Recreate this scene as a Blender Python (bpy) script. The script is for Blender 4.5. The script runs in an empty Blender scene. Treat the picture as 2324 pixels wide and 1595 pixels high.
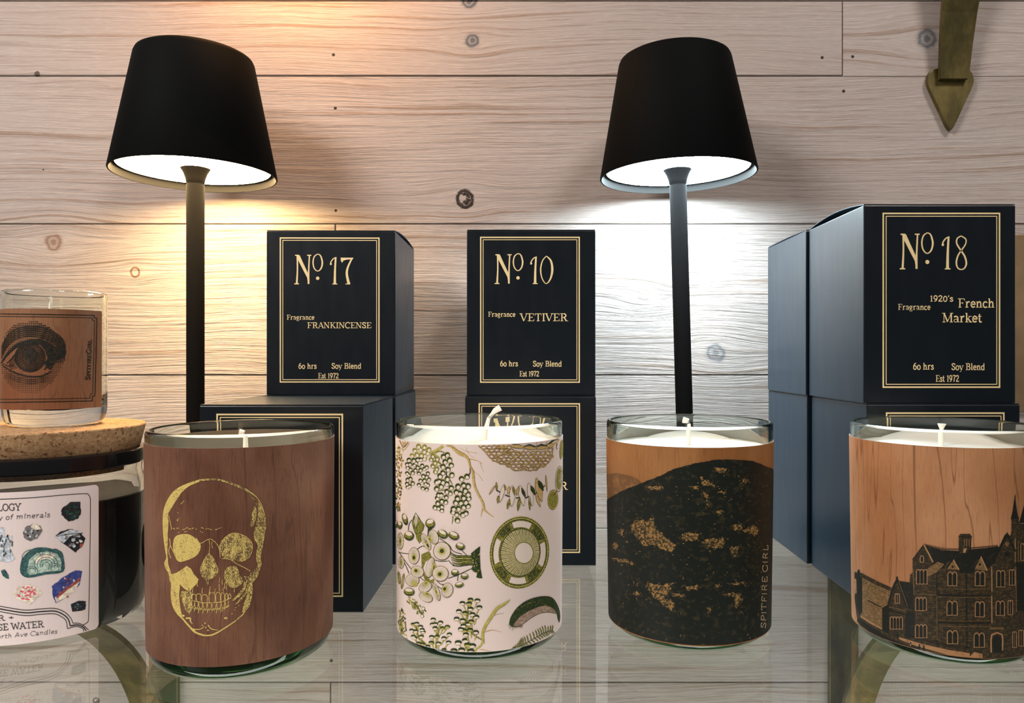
import bpy, bmesh, math, random
from mathutils import Vector, Matrix
from mathutils.geometry import tessellate_polygon

# ------------------------------------------------------------------ camera, world, light
SC = bpy.context.scene
COL = SC.collection
CM = 0.01
ZS = 1.20            # top of the glass shelf, metres
EYE = 13.5           # eye height above the shelf, cm
FPX, PX0, PY0 = 1700.0, 1210.0, 808.0      # focal length and principal point in photo pixels

cam_d = bpy.data.cameras.new('camera')
cam = bpy.data.objects.new('camera', cam_d)
COL.objects.link(cam)
cam.location = (0, 0, ZS + EYE * CM)
cam.rotation_euler = (math.pi / 2, 0, 0)
cam_d.sensor_width = 36.0
cam_d.lens = FPX / 2324 * 36.0
cam_d.shift_x = (1162 - PX0) / 2324
cam_d.shift_y = (PY0 - 797.5) / 2324
cam_d.clip_start = 0.01
SC.camera = cam

SC.view_settings.view_transform = 'Standard'
SC.view_settings.look = 'None'
SC.view_settings.exposure = 0.14
SC.view_settings.gamma = 1.0
SC.view_settings.use_curve_mapping = False
try:
    SC.cycles.use_denoising = True
    SC.cycles.max_bounces = 10
    SC.cycles.transparent_max_bounces = 16
    SC.cycles.transmission_bounces = 10
    SC.cycles.glossy_bounces = 6
    SC.cycles.sample_clamp_indirect = 4.0
except Exception:
    pass

world = bpy.data.worlds.new('room_air')
SC.world = world
world.use_nodes = True
world.node_tree.nodes['Background'].inputs[0].default_value = (0.75, 0.70, 0.66, 1)
world.node_tree.nodes['Background'].inputs[1].default_value = 0.11


def area_light(name, loc, target, size, energy, color, size_y=None):
    d = bpy.data.lights.new(name, 'AREA')
    d.energy = energy
    d.color = color
    d.size = size
    if size_y:
        d.shape = 'RECTANGLE'
        d.size_y = size_y
    o = bpy.data.objects.new(name, d)
    COL.objects.link(o)
    o.location = loc
    o.rotation_euler = (Vector(target) - Vector(loc)).to_track_quat('-Z', 'Y').to_euler()
    return o


# overhead shop key, an added fill, and the small lamp of the shelf above
area_light('overhead_key_fill', (-0.85, -0.35, 2.10), (0, 0.6, 1.30), 0.40, 15.0, (1.0, 0.915, 0.87))
area_light('overhead_key_fill', (0.75, -0.55, 2.75), (0.1, 0.6, 1.25), 0.35, 17, (1.0, 0.92, 0.88))  # added fill: brightens the fronts and puts highlights in the glass
area_light('upper_shelf_lamp', (-0.19, 0.535, ZS + 0.51), (-0.19, 0.59, ZS + 0.30), 0.06, 0.75, (1.0, 0.48, 0.16))
# daylight-white lamp of the shelf below, lighting the lower wall
area_light('lower_shelf_lamp', (0.0, 0.25, ZS - 0.55), (0.0, 0.60, ZS - 0.47), 1.0, 6.3, (1.0, 0.955, 0.925), 0.35)


# ------------------------------------------------------------------ helpers
def tag(o, label=None, cat=None, group=None, kind=None):
    if label: o['label'] = label
    if cat: o['category'] = cat
    if group: o['group'] = group
    if kind: o['kind'] = kind
    return o


def thing(name, label, cat, x, d, h=0.0, group=None, rotz=0.0):
    o = bpy.data.objects.new(name, None)
    o.empty_display_size = 0.02
    COL.objects.link(o)
    o.location = (x * CM, d * CM, ZS + h * CM)
    o.rotation_euler = (0, 0, rotz)
    return tag(o, label, cat, group)


def link(name, verts, faces, mats, parent=None, fm=None, smooth=None, uvs=None):
    """one mesh object from cm coordinates (local to the parent)"""
    me = bpy.data.meshes.new(name)
    if parent is None:
        vv = [(v[0] * CM, v[1] * CM, ZS + v[2] * CM) for v in verts]
    else:
        vv = [(v[0] * CM, v[1] * CM, v[2] * CM) for v in verts]
    me.from_pydata(vv, [], faces)
    for m in (mats if isinstance(mats, (list, tuple)) else [mats]):
        me.materials.append(m)
    if fm:
        me.polygons.foreach_set('material_index', fm)
    if uvs:
        lay = me.uv_layers.new(name='UVMap')
        for p in me.polygons:
            for li, vi in zip(p.loop_indices, p.vertices):
                lay.data[li].uv = uvs[vi]
    if smooth is not None:
        me.polygons.foreach_set('use_smooth', [True] * len(me.polygons))
        if smooth > 0:
            me.set_sharp_from_angle(angle=math.radians(smooth))
    me.update()
    o = bpy.data.objects.new(name, me)
    COL.objects.link(o)
    if parent is not None:
        o.parent = parent
    return o


def lathe(name, prof, mat, parent=None, seg=96, smooth=40, closed=False, c=(0, 0, 0)):
    """turn a profile of (r, z) about the vertical axis"""
    vs, fs, uv = [], [], []
    n = len(prof)
    ring = []
    for r, z in prof:
        if r <= 1e-6:
            ring.append([len(vs)])
            vs.append((c[0], c[1], c[2] + z)); uv.append((0, z))
        else:
            k = []
            for i in range(seg):
                a = 2 * math.pi * i / seg
                k.append(len(vs))
                vs.append((c[0] + r * math.sin(a), c[1] - r * math.cos(a), c[2] + z)); uv.append((a * r, z))
            ring.append(k)
    m = n if closed else n - 1
    for j in range(m):
        A, B = ring[j], ring[(j + 1) % n]
        for i in range(seg):
            i2 = (i + 1) % seg
            if len(A) == 1 and len(B) == 1:
                continue
            if len(A) == 1:
                fs.append((A[0], B[i2], B[i]))
            elif len(B) == 1:
                fs.append((A[i], A[i2], B[0]))
            else:
                fs.append((A[i], A[i2], B[i2], B[i]))
    o = link(name, vs, fs, mat, parent, smooth=smooth, uvs=uv)
    bm = bmesh.new(); bm.from_mesh(o.data)
    bmesh.ops.recalc_face_normals(bm, faces=bm.faces)
    bm.to_mesh(o.data); bm.free()
    if smooth > 0:
        o.data.set_sharp_from_angle(angle=math.radians(smooth))
    return o


def from_bm(name, bm, mat, parent=None, smooth=None):
    bmesh.ops.recalc_face_normals(bm, faces=bm.faces)
    vs = [tuple(v.co) for v in bm.verts]
    bm.verts.index_update()
    fs = [tuple(v.index for v in f.verts) for f in bm.faces]
    fm = [f.material_index for f in bm.faces]
    bm.free()
    return link(name, vs, fs, mat, parent, fm=fm, smooth=smooth)


def bm_box(bm, x0, x1, y0, y1, z0, z1, bevel=0.0, seg=2, mi=0):
    r = bmesh.ops.create_cube(bm, size=1.0)
    vs = r['verts']
    for v in vs:
        v.co = Vector(((x0 + x1) / 2 + v.co.x * (x1 - x0), (y0 + y1) / 2 + v.co.y * (y1 - y0), (z0 + z1) / 2 + v.co.z * (z1 - z0)))
    fs = list({f for v in vs for f in v.link_faces})
    for f in fs: f.material_index = mi
    if bevel > 0:
        es = list({e for v in vs for e in v.link_edges})
        bmesh.ops.bevel(bm, geom=es, offset=bevel, segments=seg, affect='EDGES', profile=0.5)


def bm_prism(bm, pts, axis, t0, t1, bevel=0.0):
    """extrude a closed outline of 2-D points along an axis ('y': points are x,z / 'x': points are y,z)"""
    def P(p, t):
        return Vector((p[0], t, p[1])) if axis == 'y' else Vector((t, p[0], p[1]))
    a = [bm.verts.new(P(p, t0)) for p in pts]
    b = [bm.verts.new(P(p, t1)) for p in pts]
    fs = [bm.faces.new(a), bm.faces.new(list(reversed(b)))]
    n = len(pts)
    for i in range(n):
        fs.append(bm.faces.new((a[i], b[i], b[(i + 1) % n], a[(i + 1) % n])))
    if bevel > 0:
        es = [e for f in fs[:2] for e in f.edges]
        bmesh.ops.bevel(bm, geom=es, offset=bevel, segments=2, affect='EDGES', profile=0.5)


def catmull(pts, n=6, closed=False):
    P = [Vector(p[:2]) for p in pts]
    if len(P) < 3: return [tuple(p) for p in P]
    out = []
    m = len(P)
    rng = m if closed else m - 1
    for i in range(rng):
        if closed:
            p0, p1, p2, p3 = P[(i - 1) % m], P[i], P[(i + 1) % m], P[(i + 2) % m]
        else:
            p0, p1, p2, p3 = P[max(i - 1, 0)], P[i], P[i + 1], P[min(i + 2, m - 1)]
        for k in range(n):
            t = k / n
            out.append(tuple(0.5 * ((2 * p1) + (p2 - p0) * t + (2 * p0 - 5 * p1 + 4 * p2 - p3) * t * t + (3 * p1 - p0 - 3 * p2 + p3) * t ** 3)))
    if not closed: out.append(tuple(P[-1]))
    return out


# ------------------------------------------------------------------ materials
class NT:
    def __init__(self, name):
        self.m = bpy.data.materials.new(name)
        self.m.use_nodes = True
        self.t = self.m.node_tree
        self.t.nodes.clear()
        self.out = self.t.nodes.new('ShaderNodeOutputMaterial')

    def n(self, typ, ins=None, **props):
        nd = self.t.nodes.new('ShaderNode' + typ)
        for k, v in props.items(): setattr(nd, k, v)
        for k, v in (ins or {}).items(): self.set(nd.inputs[k], v)
        return nd

    def set(self, sock, v):
        if isinstance(v, bpy.types.NodeSocket):
            self.t.links.new(v, sock)
        elif isinstance(v, bpy.types.Node):
            self.t.links.new(v.outputs[0], sock)
        else:
            if sock.type == 'RGBA' and len(v) == 3: v = (*v, 1)
            sock.default_value = v

    def math(self, op, a, b=0.0, clamp=False):
        nd = self.n('Math', {0: a, 1: b}, operation=op); nd.use_clamp = clamp
        return nd.outputs[0]

    def mix(self, f, a, b, bt='MIX'):
        nd = self.n('Mix', None, data_type='RGBA', blend_type=bt)
        self.set(nd.inputs[0], f); self.set(nd.inputs[6], a); self.set(nd.inputs[7], b)
        return nd.outputs[2]

    def ramp(self, f, stops):
        nd = self.n('ValToRGB', {0: f})
        cr = nd.color_ramp
        while len(cr.elements) < len(stops): cr.elements.new(0.5)
        for e, (p, c) in zip(cr.elements, stops):
            e.position = p
            e.color = (c, c, c, 1) if isinstance(c, (int, float)) else (*c, 1)
        return nd.outputs[0]

    def step(self, f, a, b):
        """smooth 0..1 between a and b"""
        nd = self.n('MapRange', {0: f, 1: a, 2: b, 3: 0.0, 4: 1.0}, interpolation_type='SMOOTHSTEP')
        return nd.outputs[0]

    def noise(self, vec, scale, detail=4, rough=0.55, dist=0.0):
        nd = self.n('TexNoise', {'Vector': vec, 'Scale': scale, 'Detail': detail, 'Roughness': rough, 'Distortion': dist})
        return nd.outputs[0]

    def mapv(self, vec, scale=(1, 1, 1), loc=(0, 0, 0)):
        return self.n('Mapping', {0: vec, 1: loc, 3: scale}).outputs[0]

    def obj(self):
        return self.n('TexCoord').outputs['Object']

    def uv(self):
        return self.n('TexCoord').outputs['UV']

    def bump(self, h, strength, dist=0.001):
        return self.n('Bump', {'Height': h, 'Strength': strength, 'Distance': dist}).outputs[0]

    def principled(self, color, rough=0.5, metal=0.0, spec=0.5, normal=None, **kw):
        b = self.n('BsdfPrincipled')
        self.set(b.inputs['Base Color'], color)
        self.set(b.inputs['Roughness'], rough)
        self.set(b.inputs['Metallic'], metal)
        self.set(b.inputs['Specular IOR Level'], spec)
        if normal is not None: self.set(b.inputs['Normal'], normal)
        for k, v in kw.items(): self.set(b.inputs[k.replace('_', ' ')], v)
        self.t.links.new(b.outputs[0], self.out.inputs[0])
        return self.m


def plain(name, color, rough=0.5, metal=0.0, spec=0.5, var=0.08, scale=300):
    t = NT(name)
    f = t.noise(t.obj(), scale, 3)
    dark = tuple(c * (1 - var) for c in color); lite = tuple(min(1, c * (1 + var)) for c in color)
    return t.principled(t.mix(f, dark, lite), rough, metal, spec)


def px_wall(px, py, d=60.0):
    return ((px - PX0) * d / FPX, EYE - (py - PY0) * d / FPX)


def mat_wall():
    t = NT('whitewashed_pine')
    geo = t.n('NewGeometry').outputs['Position']
    cm = t.n('VectorMath', {0: geo, 1: (0, 0, -ZS)}, operation='ADD').outputs[0]
    cm = t.n('VectorMath', {0: cm, 'Scale': 100.0}, operation='SCALE').outputs[0]
    sep = t.n('SeparateXYZ', {0: cm})
    X, Z = sep.outputs[0], sep.outputs[2]
    pid = t.n('Attribute', None, attribute_name='plank').outputs['Fac']
    # slow waviness of the grain
    low = t.noise(t.n('CombineXYZ', {0: t.math('MULTIPLY', X, 0.035), 1: t.math('MULTIPLY', pid, 17.0), 2: t.math('MULTIPLY', Z, 0.10)}), 1.0, 2)
    Zw = t.math('ADD', Z, t.math('MULTIPLY', t.math('SUBTRACT', low, 0.5), 2.4))
    knots = [  # px, py, radius px, strength, kind
        (1072, 92, 21, 1.0, 'grey'), (1066, 2, 23, 1.0, 'grey'), (1055, 452, 21, 1.0, 'hole'), (122, 550, 25, 0.8, 'tan'),
        (307, 618, 12, 0.9, 'ring'), (2104, 90, 30, 0.9, 'grey'), (1625, 800, 28, 0.75, 'grey'), (1460, 668, 20, 0.35, 'tan'),
        (84, 168, 6, 0.8, 'hole'), (218, 1590, 7, 0.9, 'hole'), (1500, 600, 30, 0.2, 'tan')]
    dots = [(757, 125, 4), (761, 246, 4), (762, 478, 3.5), (1866, 131, 4), (1935, 129, 4), (1915, 207, 4), (752, 1498, 4), (98, 385, 2)]
    mask_grey = mask_dark = mask_tan = 0.0
    wob = t.noise(cm, 0.9, 4, 0.65)
    for px, py, r, s, kind in knots:
        kx, kz = px_wall(px, py); rc = r * 60 / FPX
        dx = t.math('SUBTRACT', X, kx); dz = t.math('SUBTRACT', Z, kz)
        # grain flows round the knot
        q = t.math('ADD', t.math('POWER', t.math('MULTIPLY', dx, 1 / (rc * 3.6)), 2.0), t.math('POWER', t.math('MULTIPLY', dz, 1 / (rc * 2.0)), 2.0))
        ex = t.math('EXPONENT', t.math('MULTIPLY', q, -1.0))
        Zw = t.math('SUBTRACT', Zw, t.math('MULTIPLY', t.math('MULTIPLY', dz, ex), 0.72))
        dd = t.math('SQRT', t.math('ADD', t.math('POWER', t.math('ABSOLUTE', dx), 2.0), t.math('POWER', t.math('ABSOLUTE', dz), 2.0)))
        dn = t.math('ADD', t.math('MULTIPLY', dd, 1 / rc), t.math('MULTIPLY', t.math('SUBTRACT', wob, 0.5), 0.9))
        inside = t.math('SUBTRACT', 1.0, t.step(dn, 0.6, 1.05))
        rings = t.math('ADD', 0.72, t.math('MULTIPLY', t.math('SINE', t.math('MULTIPLY', dn, 13.0)), 0.28))
        if kind == 'grey':
            mask_grey = t.math('MAXIMUM', mask_grey, t.math('MULTIPLY', t.math('MULTIPLY', inside, rings), s))
        elif kind == 'tan':
            mask_tan = t.math('MAXIMUM', mask_tan, t.math('MULTIPLY', t.math('MULTIPLY', inside, rings), s))
        elif kind == 'hole':
            rim = t.math('MULTIPLY', t.step(dn, 0.55, 0.8), t.math('SUBTRACT', 1.0, t.step(dn, 0.95, 1.15)))
            blot = t.math('MULTIPLY', inside, t.step(t.noise(cm, 2.2, 3), 0.44, 0.5))
            mask_dark = t.math('MAXIMUM', mask_dark, t.math('MULTIPLY', t.math('MAXIMUM', rim, blot), s))
        else:
            rim = t.math('MULTIPLY', t.step(dn, 0.5, 0.75), t.math('SUBTRACT', 1.0, t.step(dn, 0.85, 1.1)))
            mask_tan = t.math('MAXIMUM', mask_tan, t.math('MULTIPLY', rim, 1.0))
    for px, py, r in dots:
        kx, kz = px_wall(px, py); rc = r * 60 / FPX
        dx = t.math('SUBTRACT', X, kx); dz = t.math('SUBTRACT', Z, kz)
        dd = t.math('SQRT', t.math('ADD', t.math('POWER', t.math('ABSOLUTE', dx), 2.0), t.math('POWER', t.math('ABSOLUTE', dz), 2.0)))
        mask_dark = t.math('MAXIMUM', mask_dark, t.math('SUBTRACT', 1.0, t.step(dd, rc * 0.6, rc * 1.1)))
    # grain lines: growth rings plus fine streaks
    po = t.math('MULTIPLY', pid, 37.0)
    g1 = t.noise(t.n('CombineXYZ', {0: t.math('MULTIPLY', X, 0.03), 1: po, 2: t.math('MULTIPLY', Zw, 1.9)}), 1.0, 4, 0.6)
    g2 = t.noise(t.n('CombineXYZ', {0: t.math('MULTIPLY', X, 0.13), 1: po, 2: t.math('MULTIPLY', Zw, 5.2)}), 1.0, 4, 0.65)
    g3 = t.noise(t.n('CombineXYZ', {0: t.math('MULTIPLY', X, 0.9), 1: po, 2: t.math('MULTIPLY', Zw, 15.0)}), 1.0, 2, 0.6)
    big = t.noise(t.n('CombineXYZ', {0: t.math('MULTIPLY', X, 0.03), 1: po, 2: t.math('MULTIPLY', Z, 0.16)}), 1.0, 3)
    c = t.mix(big, (0.335, 0.277, 0.240), (0.435, 0.380, 0.348))
    c = t.mix(t.step(g1, 0.56, 0.68), c, (0.275, 0.203, 0.158))
    c = t.mix(t.math('MULTIPLY', t.step(g2, 0.52, 0.70), 0.55), c, (0.225, 0.165, 0.128))
    c = t.mix(t.math('MULTIPLY', t.step(g3, 0.45, 0.75), 0.22), c, (0.64, 0.585, 0.55))
    c = t.mix(mask_tan, c, (0.17, 0.085, 0.045))
    c = t.mix(mask_grey, c, (0.095, 0.105, 0.115))
    c = t.mix(mask_dark, c, (0.03, 0.02, 0.015))
    rough_id = t.math('MULTIPLY', pid, 1.0)
    h = t.math('ADD', t.math('MULTIPLY', g2, 0.75), t.math('MULTIPLY', g1, 0.6))
    h = t.math('ADD', h, t.math('MULTIPLY', g3, 0.16))
    h = t.math('SUBTRACT', h, t.math('MULTIPLY', mask_dark, 0.6))
    saw = t.n('Attribute', None, attribute_name='sawn').outputs['Fac']
    nb = t.n('Bump', {'Height': h, 'Strength': saw, 'Distance': 0.0022}).outputs[0]
    return t.principled(c, 0.72, 0.0, 0.25, nb)


def mat_glass(name, color=(0.97, 0.99, 0.98), ior=1.47, rough=0.0, green=0.0):
    t = NT(name)
    g = t.n('BsdfGlass', {'Color': color, 'Roughness': rough, 'IOR': ior})
    t.t.links.new(g.outputs[0], t.out.inputs[0])
    if green <= 0: return t.m
    va = t.n('VolumeAbsorption', {'Color': (0.22, 0.58, 0.30), 'Density': green})   # bottle-green in the thick base, clear in the thin wall
    t.t.links.new(va.outputs[0], t.out.inputs['Volume'])
    return t.m


def mat_pane(name, tint=(0.93, 0.965, 0.945)):
    """clear flat glass: fresnel reflection over straight-through transmission"""
    t = NT(name)
    bf = t.n('NewGeometry').outputs['Backfacing']
    ior = t.n('MapRange', {0: bf, 1: 0.0, 2: 1.0, 3: 1.40, 4: 1 / 1.40}).outputs[0]
    fr = t.n('Fresnel', {'IOR': ior})
    tr = t.n('BsdfTransparent', {0: tint})
    gl = t.n('BsdfGlossy', {'Color': (1, 1, 1), 'Roughness': 0.0})
    mx = t.n('MixShader', {0: fr.outputs[0], 1: tr.outputs[0], 2: gl.outputs[0]})
    t.t.links.new(mx.outputs[0], t.out.inputs[0])
    return t.m


def mat_emit(name, color, strength):
    t = NT(name)
    e = t.n('Emission', {0: color, 1: strength})
    t.t.links.new(e.outputs[0], t.out.inputs[0])
    return t.m


def mat_brass():
    t = NT('aged_brass')
    o = t.obj()
    n1 = t.noise(t.mapv(o, (1, 1, 0.5)), 55, 4, 0.6)
    n2 = t.noise(t.mapv(o, (1, 1, 0.12)), 700, 3, 0.6)
    c = t.mix(t.step(n1, 0.35, 0.7), (0.066, 0.057, 0.018), (0.21, 0.163, 0.054))
    c = t.mix(t.math('MULTIPLY', n2, 0.35), c, (0.25, 0.20, 0.09))
    return t.principled(c, 0.42, 0.75, 0.5, t.bump(n2, 0.12, 0.0004))


def mat_veneer(name, ca, cb, cc, vein=0.5, fine=0.5, seed=0.0, blot=0.5):
    t = NT(name)
    uv = t.mapv(t.uv(), (1, 1, 1), (seed, seed * 0.37, 0))
    big = t.noise(t.mapv(uv, (0.32, 0.17, 1)), 1.0, 3, 0.5, 0.6)
    veins = t.noise(t.mapv(uv, (0.85, 0.045, 1)), 1.0, 2, 0.5, 0.4)
    line = t.math('ABSOLUTE', t.math('SINE', t.math('MULTIPLY', veins, 30.0)))
    line = t.math('SUBTRACT', 1.0, t.step(line, 0.0, 0.28))
    streak = t.noise(t.mapv(uv, (24, 1.1, 1)), 1.0, 3, 0.6)
    pore = t.noise(t.mapv(uv, (42, 3.0, 1)), 1.0, 2, 0.6)
    c = t.mix(t.math('MULTIPLY', t.step(big, 0.3, 0.7), blot * 2 if blot < 0.5 else 1.0), ca, cb)
    c = t.mix(t.math('MULTIPLY', line, vein), c, cc)
    c = t.mix(t.math('MULTIPLY', t.step(streak, 0.5, 0.75), fine), c, cc)
    c = t.mix(t.math('MULTIPLY', t.step(pore, 0.6, 0.72), fine * 0.7), c, tuple(x * 0.5 for x in cc))
    return t.principled(c, 0.5, 0.0, 0.35, t.bump(streak, 0.12, 0.0003))


def mat_gold(name, wear, base, scale=900.0, stretch=(1, 1, 0.35)):
    t = NT(name)
    o = t.mapv(t.obj(), stretch)
    n = t.noise(o, scale, 3, 0.65)
    n2 = t.noise(o, scale * 0.12, 2)
    m = t.step(t.math('ADD', n, t.math('MULTIPLY', t.math('SUBTRACT', n2, 0.5), 0.35)), wear, wear + 0.06)
    g = t.mix(n, (0.80, 0.56, 0.11), (1.0, 0.82, 0.30))
    c = t.mix(m, base, g)
    return t.principled(c, t.math('SUBTRACT', 0.6, t.math('MULTIPLY', m, 0.18)), t.math('MULTIPLY', m, 0.30), 0.5, t.bump(n, 0.3, 0.0003))


def mat_ink(name, color, second=None, scale=900.0, lo=0.45, hi=0.6, stretch=(1, 1, 1), rough=0.55):
    t = NT(name)
    n = t.noise(t.mapv(t.obj(), stretch), scale, 4, 0.65)
    if second is None: second = tuple(c * 1.25 for c in color)
    return t.principled(t.mix(t.step(n, lo, hi), color, second), rough, 0.0, 0.3)


def mat_cork():
    t = NT('cork')
    o = t.obj()
    v = t.n('TexVoronoi', {'Vector': o, 'Scale': 800.0}, feature='F1')
    n = t.noise(o, 480, 5, 0.7)
    n2 = t.noise(o, 900, 3, 0.7)
    c = t.mix(v.outputs['Color'], (0.34, 0.185, 0.085), (0.55, 0.35, 0.18))
    c = t.mix(t.step(n, 0.55, 0.63), c, (0.15, 0.065, 0.028))
    c = t.mix(t.step(n2, 0.62, 0.7), c, (0.70, 0.50, 0.30))
    return t.principled(c, 0.85, 0.0, 0.2, t.bump(n, 0.5, 0.001))


def mat_carton():
    t = NT('navy_black_card')
    o = t.obj()
    n = t.noise(o, 500, 4, 0.7)
    sc = t.noise(t.mapv(o, (1, 1, 0.25)), 120, 2)
    c = t.mix(n, (0.0008, 0.0030, 0.0056), (0.0016, 0.0048, 0.0085))
    return t.principled(c, t.math('ADD', 0.28, t.math('MULTIPLY', sc, 0.12)), 0.0, 0.5, t.bump(n, 0.10, 0.0002), Sheen_Weight=0.26, Sheen_Roughness=0.28, Sheen_Tint=(0.32, 0.66, 1.0, 1))


M = {}
M['wall'] = mat_wall()
M['pane'] = mat_pane('shelf_glass')
M['glass'] = mat_glass('tumbler_glass', green=46.0)
M['glass_clear'] = mat_glass('clear_glass')
M['wax'] = plain('cream_wax', (0.86, 0.82, 0.76), 0.45, 0, 0.4, 0.02, 80)
M['wick'] = plain('cotton_wick', (0.85, 0.80, 0.70), 0.9, 0, 0.2, 0.1, 900)
M['wax_black'] = plain('black_wax', (0.006, 0.004, 0.004), 0.35, 0, 0.4, 0.1, 90)
M['ring_black'] = plain('black_gloss_band', (0.006, 0.006, 0.007), 0.12, 0, 0.6, 0.1, 90)
M['brass'] = mat_brass()
M['screw'] = plain('screw_steel', (0.42, 0.40, 0.34), 0.35, 0.9, 0.5, 0.1, 500)
M['cork'] = mat_cork()
M['carton'] = mat_carton()
M['lamp'] = plain('black_powder_coat', (0.0016, 0.0021, 0.0022), 0.7, 0, 0.06, 0.15, 900)
M['pole'] = plain('speckled_black_coat', (0.0036, 0.0033, 0.0032), 0.75, 0, 0.03, 0.6, 1500)
M['lamp_in'] = plain('shade_lining', (0.013, 0.0125, 0.0115), 0.65, 0, 0.15, 0.05, 500)
M['warm'] = mat_emit('warm_diffuser', (1.0, 0.69, 0.34), 52.0)
M['cool'] = mat_emit('cool_diffuser', (0.71, 0.895, 1.0), 58.0)
M['foil'] = plain('gold_foil', (0.95, 0.745, 0.39), 0.42, 0.35, 0.6, 0.06, 300)
M['walnut'] = mat_veneer('walnut_veneer', (0.125, 0.050, 0.027), (0.25, 0.118, 0.068), (0.045, 0.020, 0.012), 0.35, 0.62, 3.1)
M['cherry'] = mat_veneer('cherry_veneer', (0.35, 0.152, 0.060), (0.46, 0.232, 0.112), (0.17, 0.062, 0.022), 0.72, 0.42, 7.7)
M['alder'] = mat_veneer('amber_veneer', (0.255, 0.100, 0.028), (0.345, 0.155, 0.050), (0.14, 0.052, 0.017), 0.25, 0.35, 12.3)
M['mahogany'] = mat_veneer('mahogany_veneer', (0.215, 0.078, 0.032), (0.28, 0.135, 0.064), (0.09, 0.036, 0.017), 0.35, 0.55, 21.9)
M['paper'] = plain('blush_paper', (0.80, 0.668, 0.602), 0.7, 0, 0.2, 0.03, 700)
M['paper_back'] = plain('label_backing', (0.50, 0.375, 0.32), 0.8, 0, 0.2, 0.1, 1500)
M['paper_back_dark'] = plain('walnut_label_backing', (0.33, 0.225, 0.175), 0.8, 0, 0.2, 0.1, 1500)
M['label'] = plain('jar_label_paper', (0.80, 0.69, 0.66), 0.65, 0, 0.2, 0.03, 900)


# ------------------------------------------------------------------ setting: plank wall and glass shelf
def build_wall():
    rnd = random.Random(4)
    rows = [-62, -49.2, -37.0, -24.85, -12.62, -0.3, 11.98, 24.09, 35.95, 41.95, 53.9, 66.0, 78.0]
    joints = {-24.85: [-16.25, 58], -12.62: [58, -71], -0.3: [-52, 61], 11.98: [-15.85, 74], 24.09: [-66, 83], 35.95: [24.8, -90], 41.95: [-40, 52]}
    vs, fs, pid, sawn = [], [], [], []
    for i in range(len(rows) - 1):
        z0, z1 = rows[i], rows[i + 1]
        xs = [-150] + sorted(joints.get(z0, [rnd.uniform(-60, 60)])) + [150]
        for k in range(len(xs) - 1):
            x0, x1 = xs[k] + 0.035, xs[k + 1] - 0.035
            lo = 0.035 + (-0.10 if (z0 == 35.95 and k == 2) else 0)
            a, b = z0 + lo, z1 - 0.035
            if z1 == 35.95 and k == len(xs) - 2: b -= 0.02
            y = 60.0 + rnd.uniform(-0.03, 0.03)
            e = 0.07
            s = len(vs)
            vs += [(x0, y + e, a), (x1, y + e, a), (x1, y + e, b), (x0, y + e, b),
                   (x0 + e * .7, y, a + e * .7), (x1 - e * .7, y, a + e * .7), (x1 - e * .7, y, b - e * .7), (x0 + e * .7, y, b - e * .7),
                   (x0, y + 1.9, a), (x1, y + 1.9, a), (x1, y + 1.9, b), (x0, y + 1.9, b)]
            q = [(4, 5, 6, 7), (0, 1, 5, 4), (1, 2, 6, 5), (2, 3, 7, 6), (3, 0, 4, 7), (0, 8, 9, 1), (1, 9, 10, 2), (2, 10, 11, 3), (3, 11, 8, 0)]
            fs += [tuple(s + j for j in f) for f in q]
            r = rnd.random()
            w = {11.98: 0.95, -0.3: 0.9, 24.09: 0.55, 35.95: 0.4, 41.95: 0.5}.get(z0, 0.6)
            pid += [r] * len(q); sawn += [w] * len(q)
    # backing board behind the joints
    s = len(vs)
    vs += [(-150, 62, rows[0]), (150, 62, rows[0]), (150, 62, rows[-1]), (-150, 62, rows[-1])]
    fs.append((s, s + 1, s + 2, s + 3)); pid.append(0.5); sawn.append(0.2)
    o = link('wall_back', vs, fs, M['wall'])
    for nm, dat in (('plank', pid), ('sawn', sawn)):
        at = o.data.attributes.new(nm, 'FLOAT', 'FACE')
        at.data.foreach_set('value', dat)
    o['kind'] = 'structure'
    o['label'] = 'whitewashed horizontal pine plank wall'


build_wall()
fl = link('floor', [(-150, -200, -ZS * 100), (150, -200, -ZS * 100), (150, 62, -ZS * 100), (-150, 62, -ZS * 100)], [(0, 1, 2, 3)], plain('grey_floor', (0.30, 0.28, 0.26), 0.6))
fl['kind'] = 'structure'
bm = bmesh.new()
bm_box(bm, -66, 66, 23.0, 59.75, -0.8, 0.0, 0.06)
shelf = from_bm('glass_shelf', bm, M['pane'])
tag(shelf, 'clear glass shelf carrying the candles, boxes and lamps', 'shelf')


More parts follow.
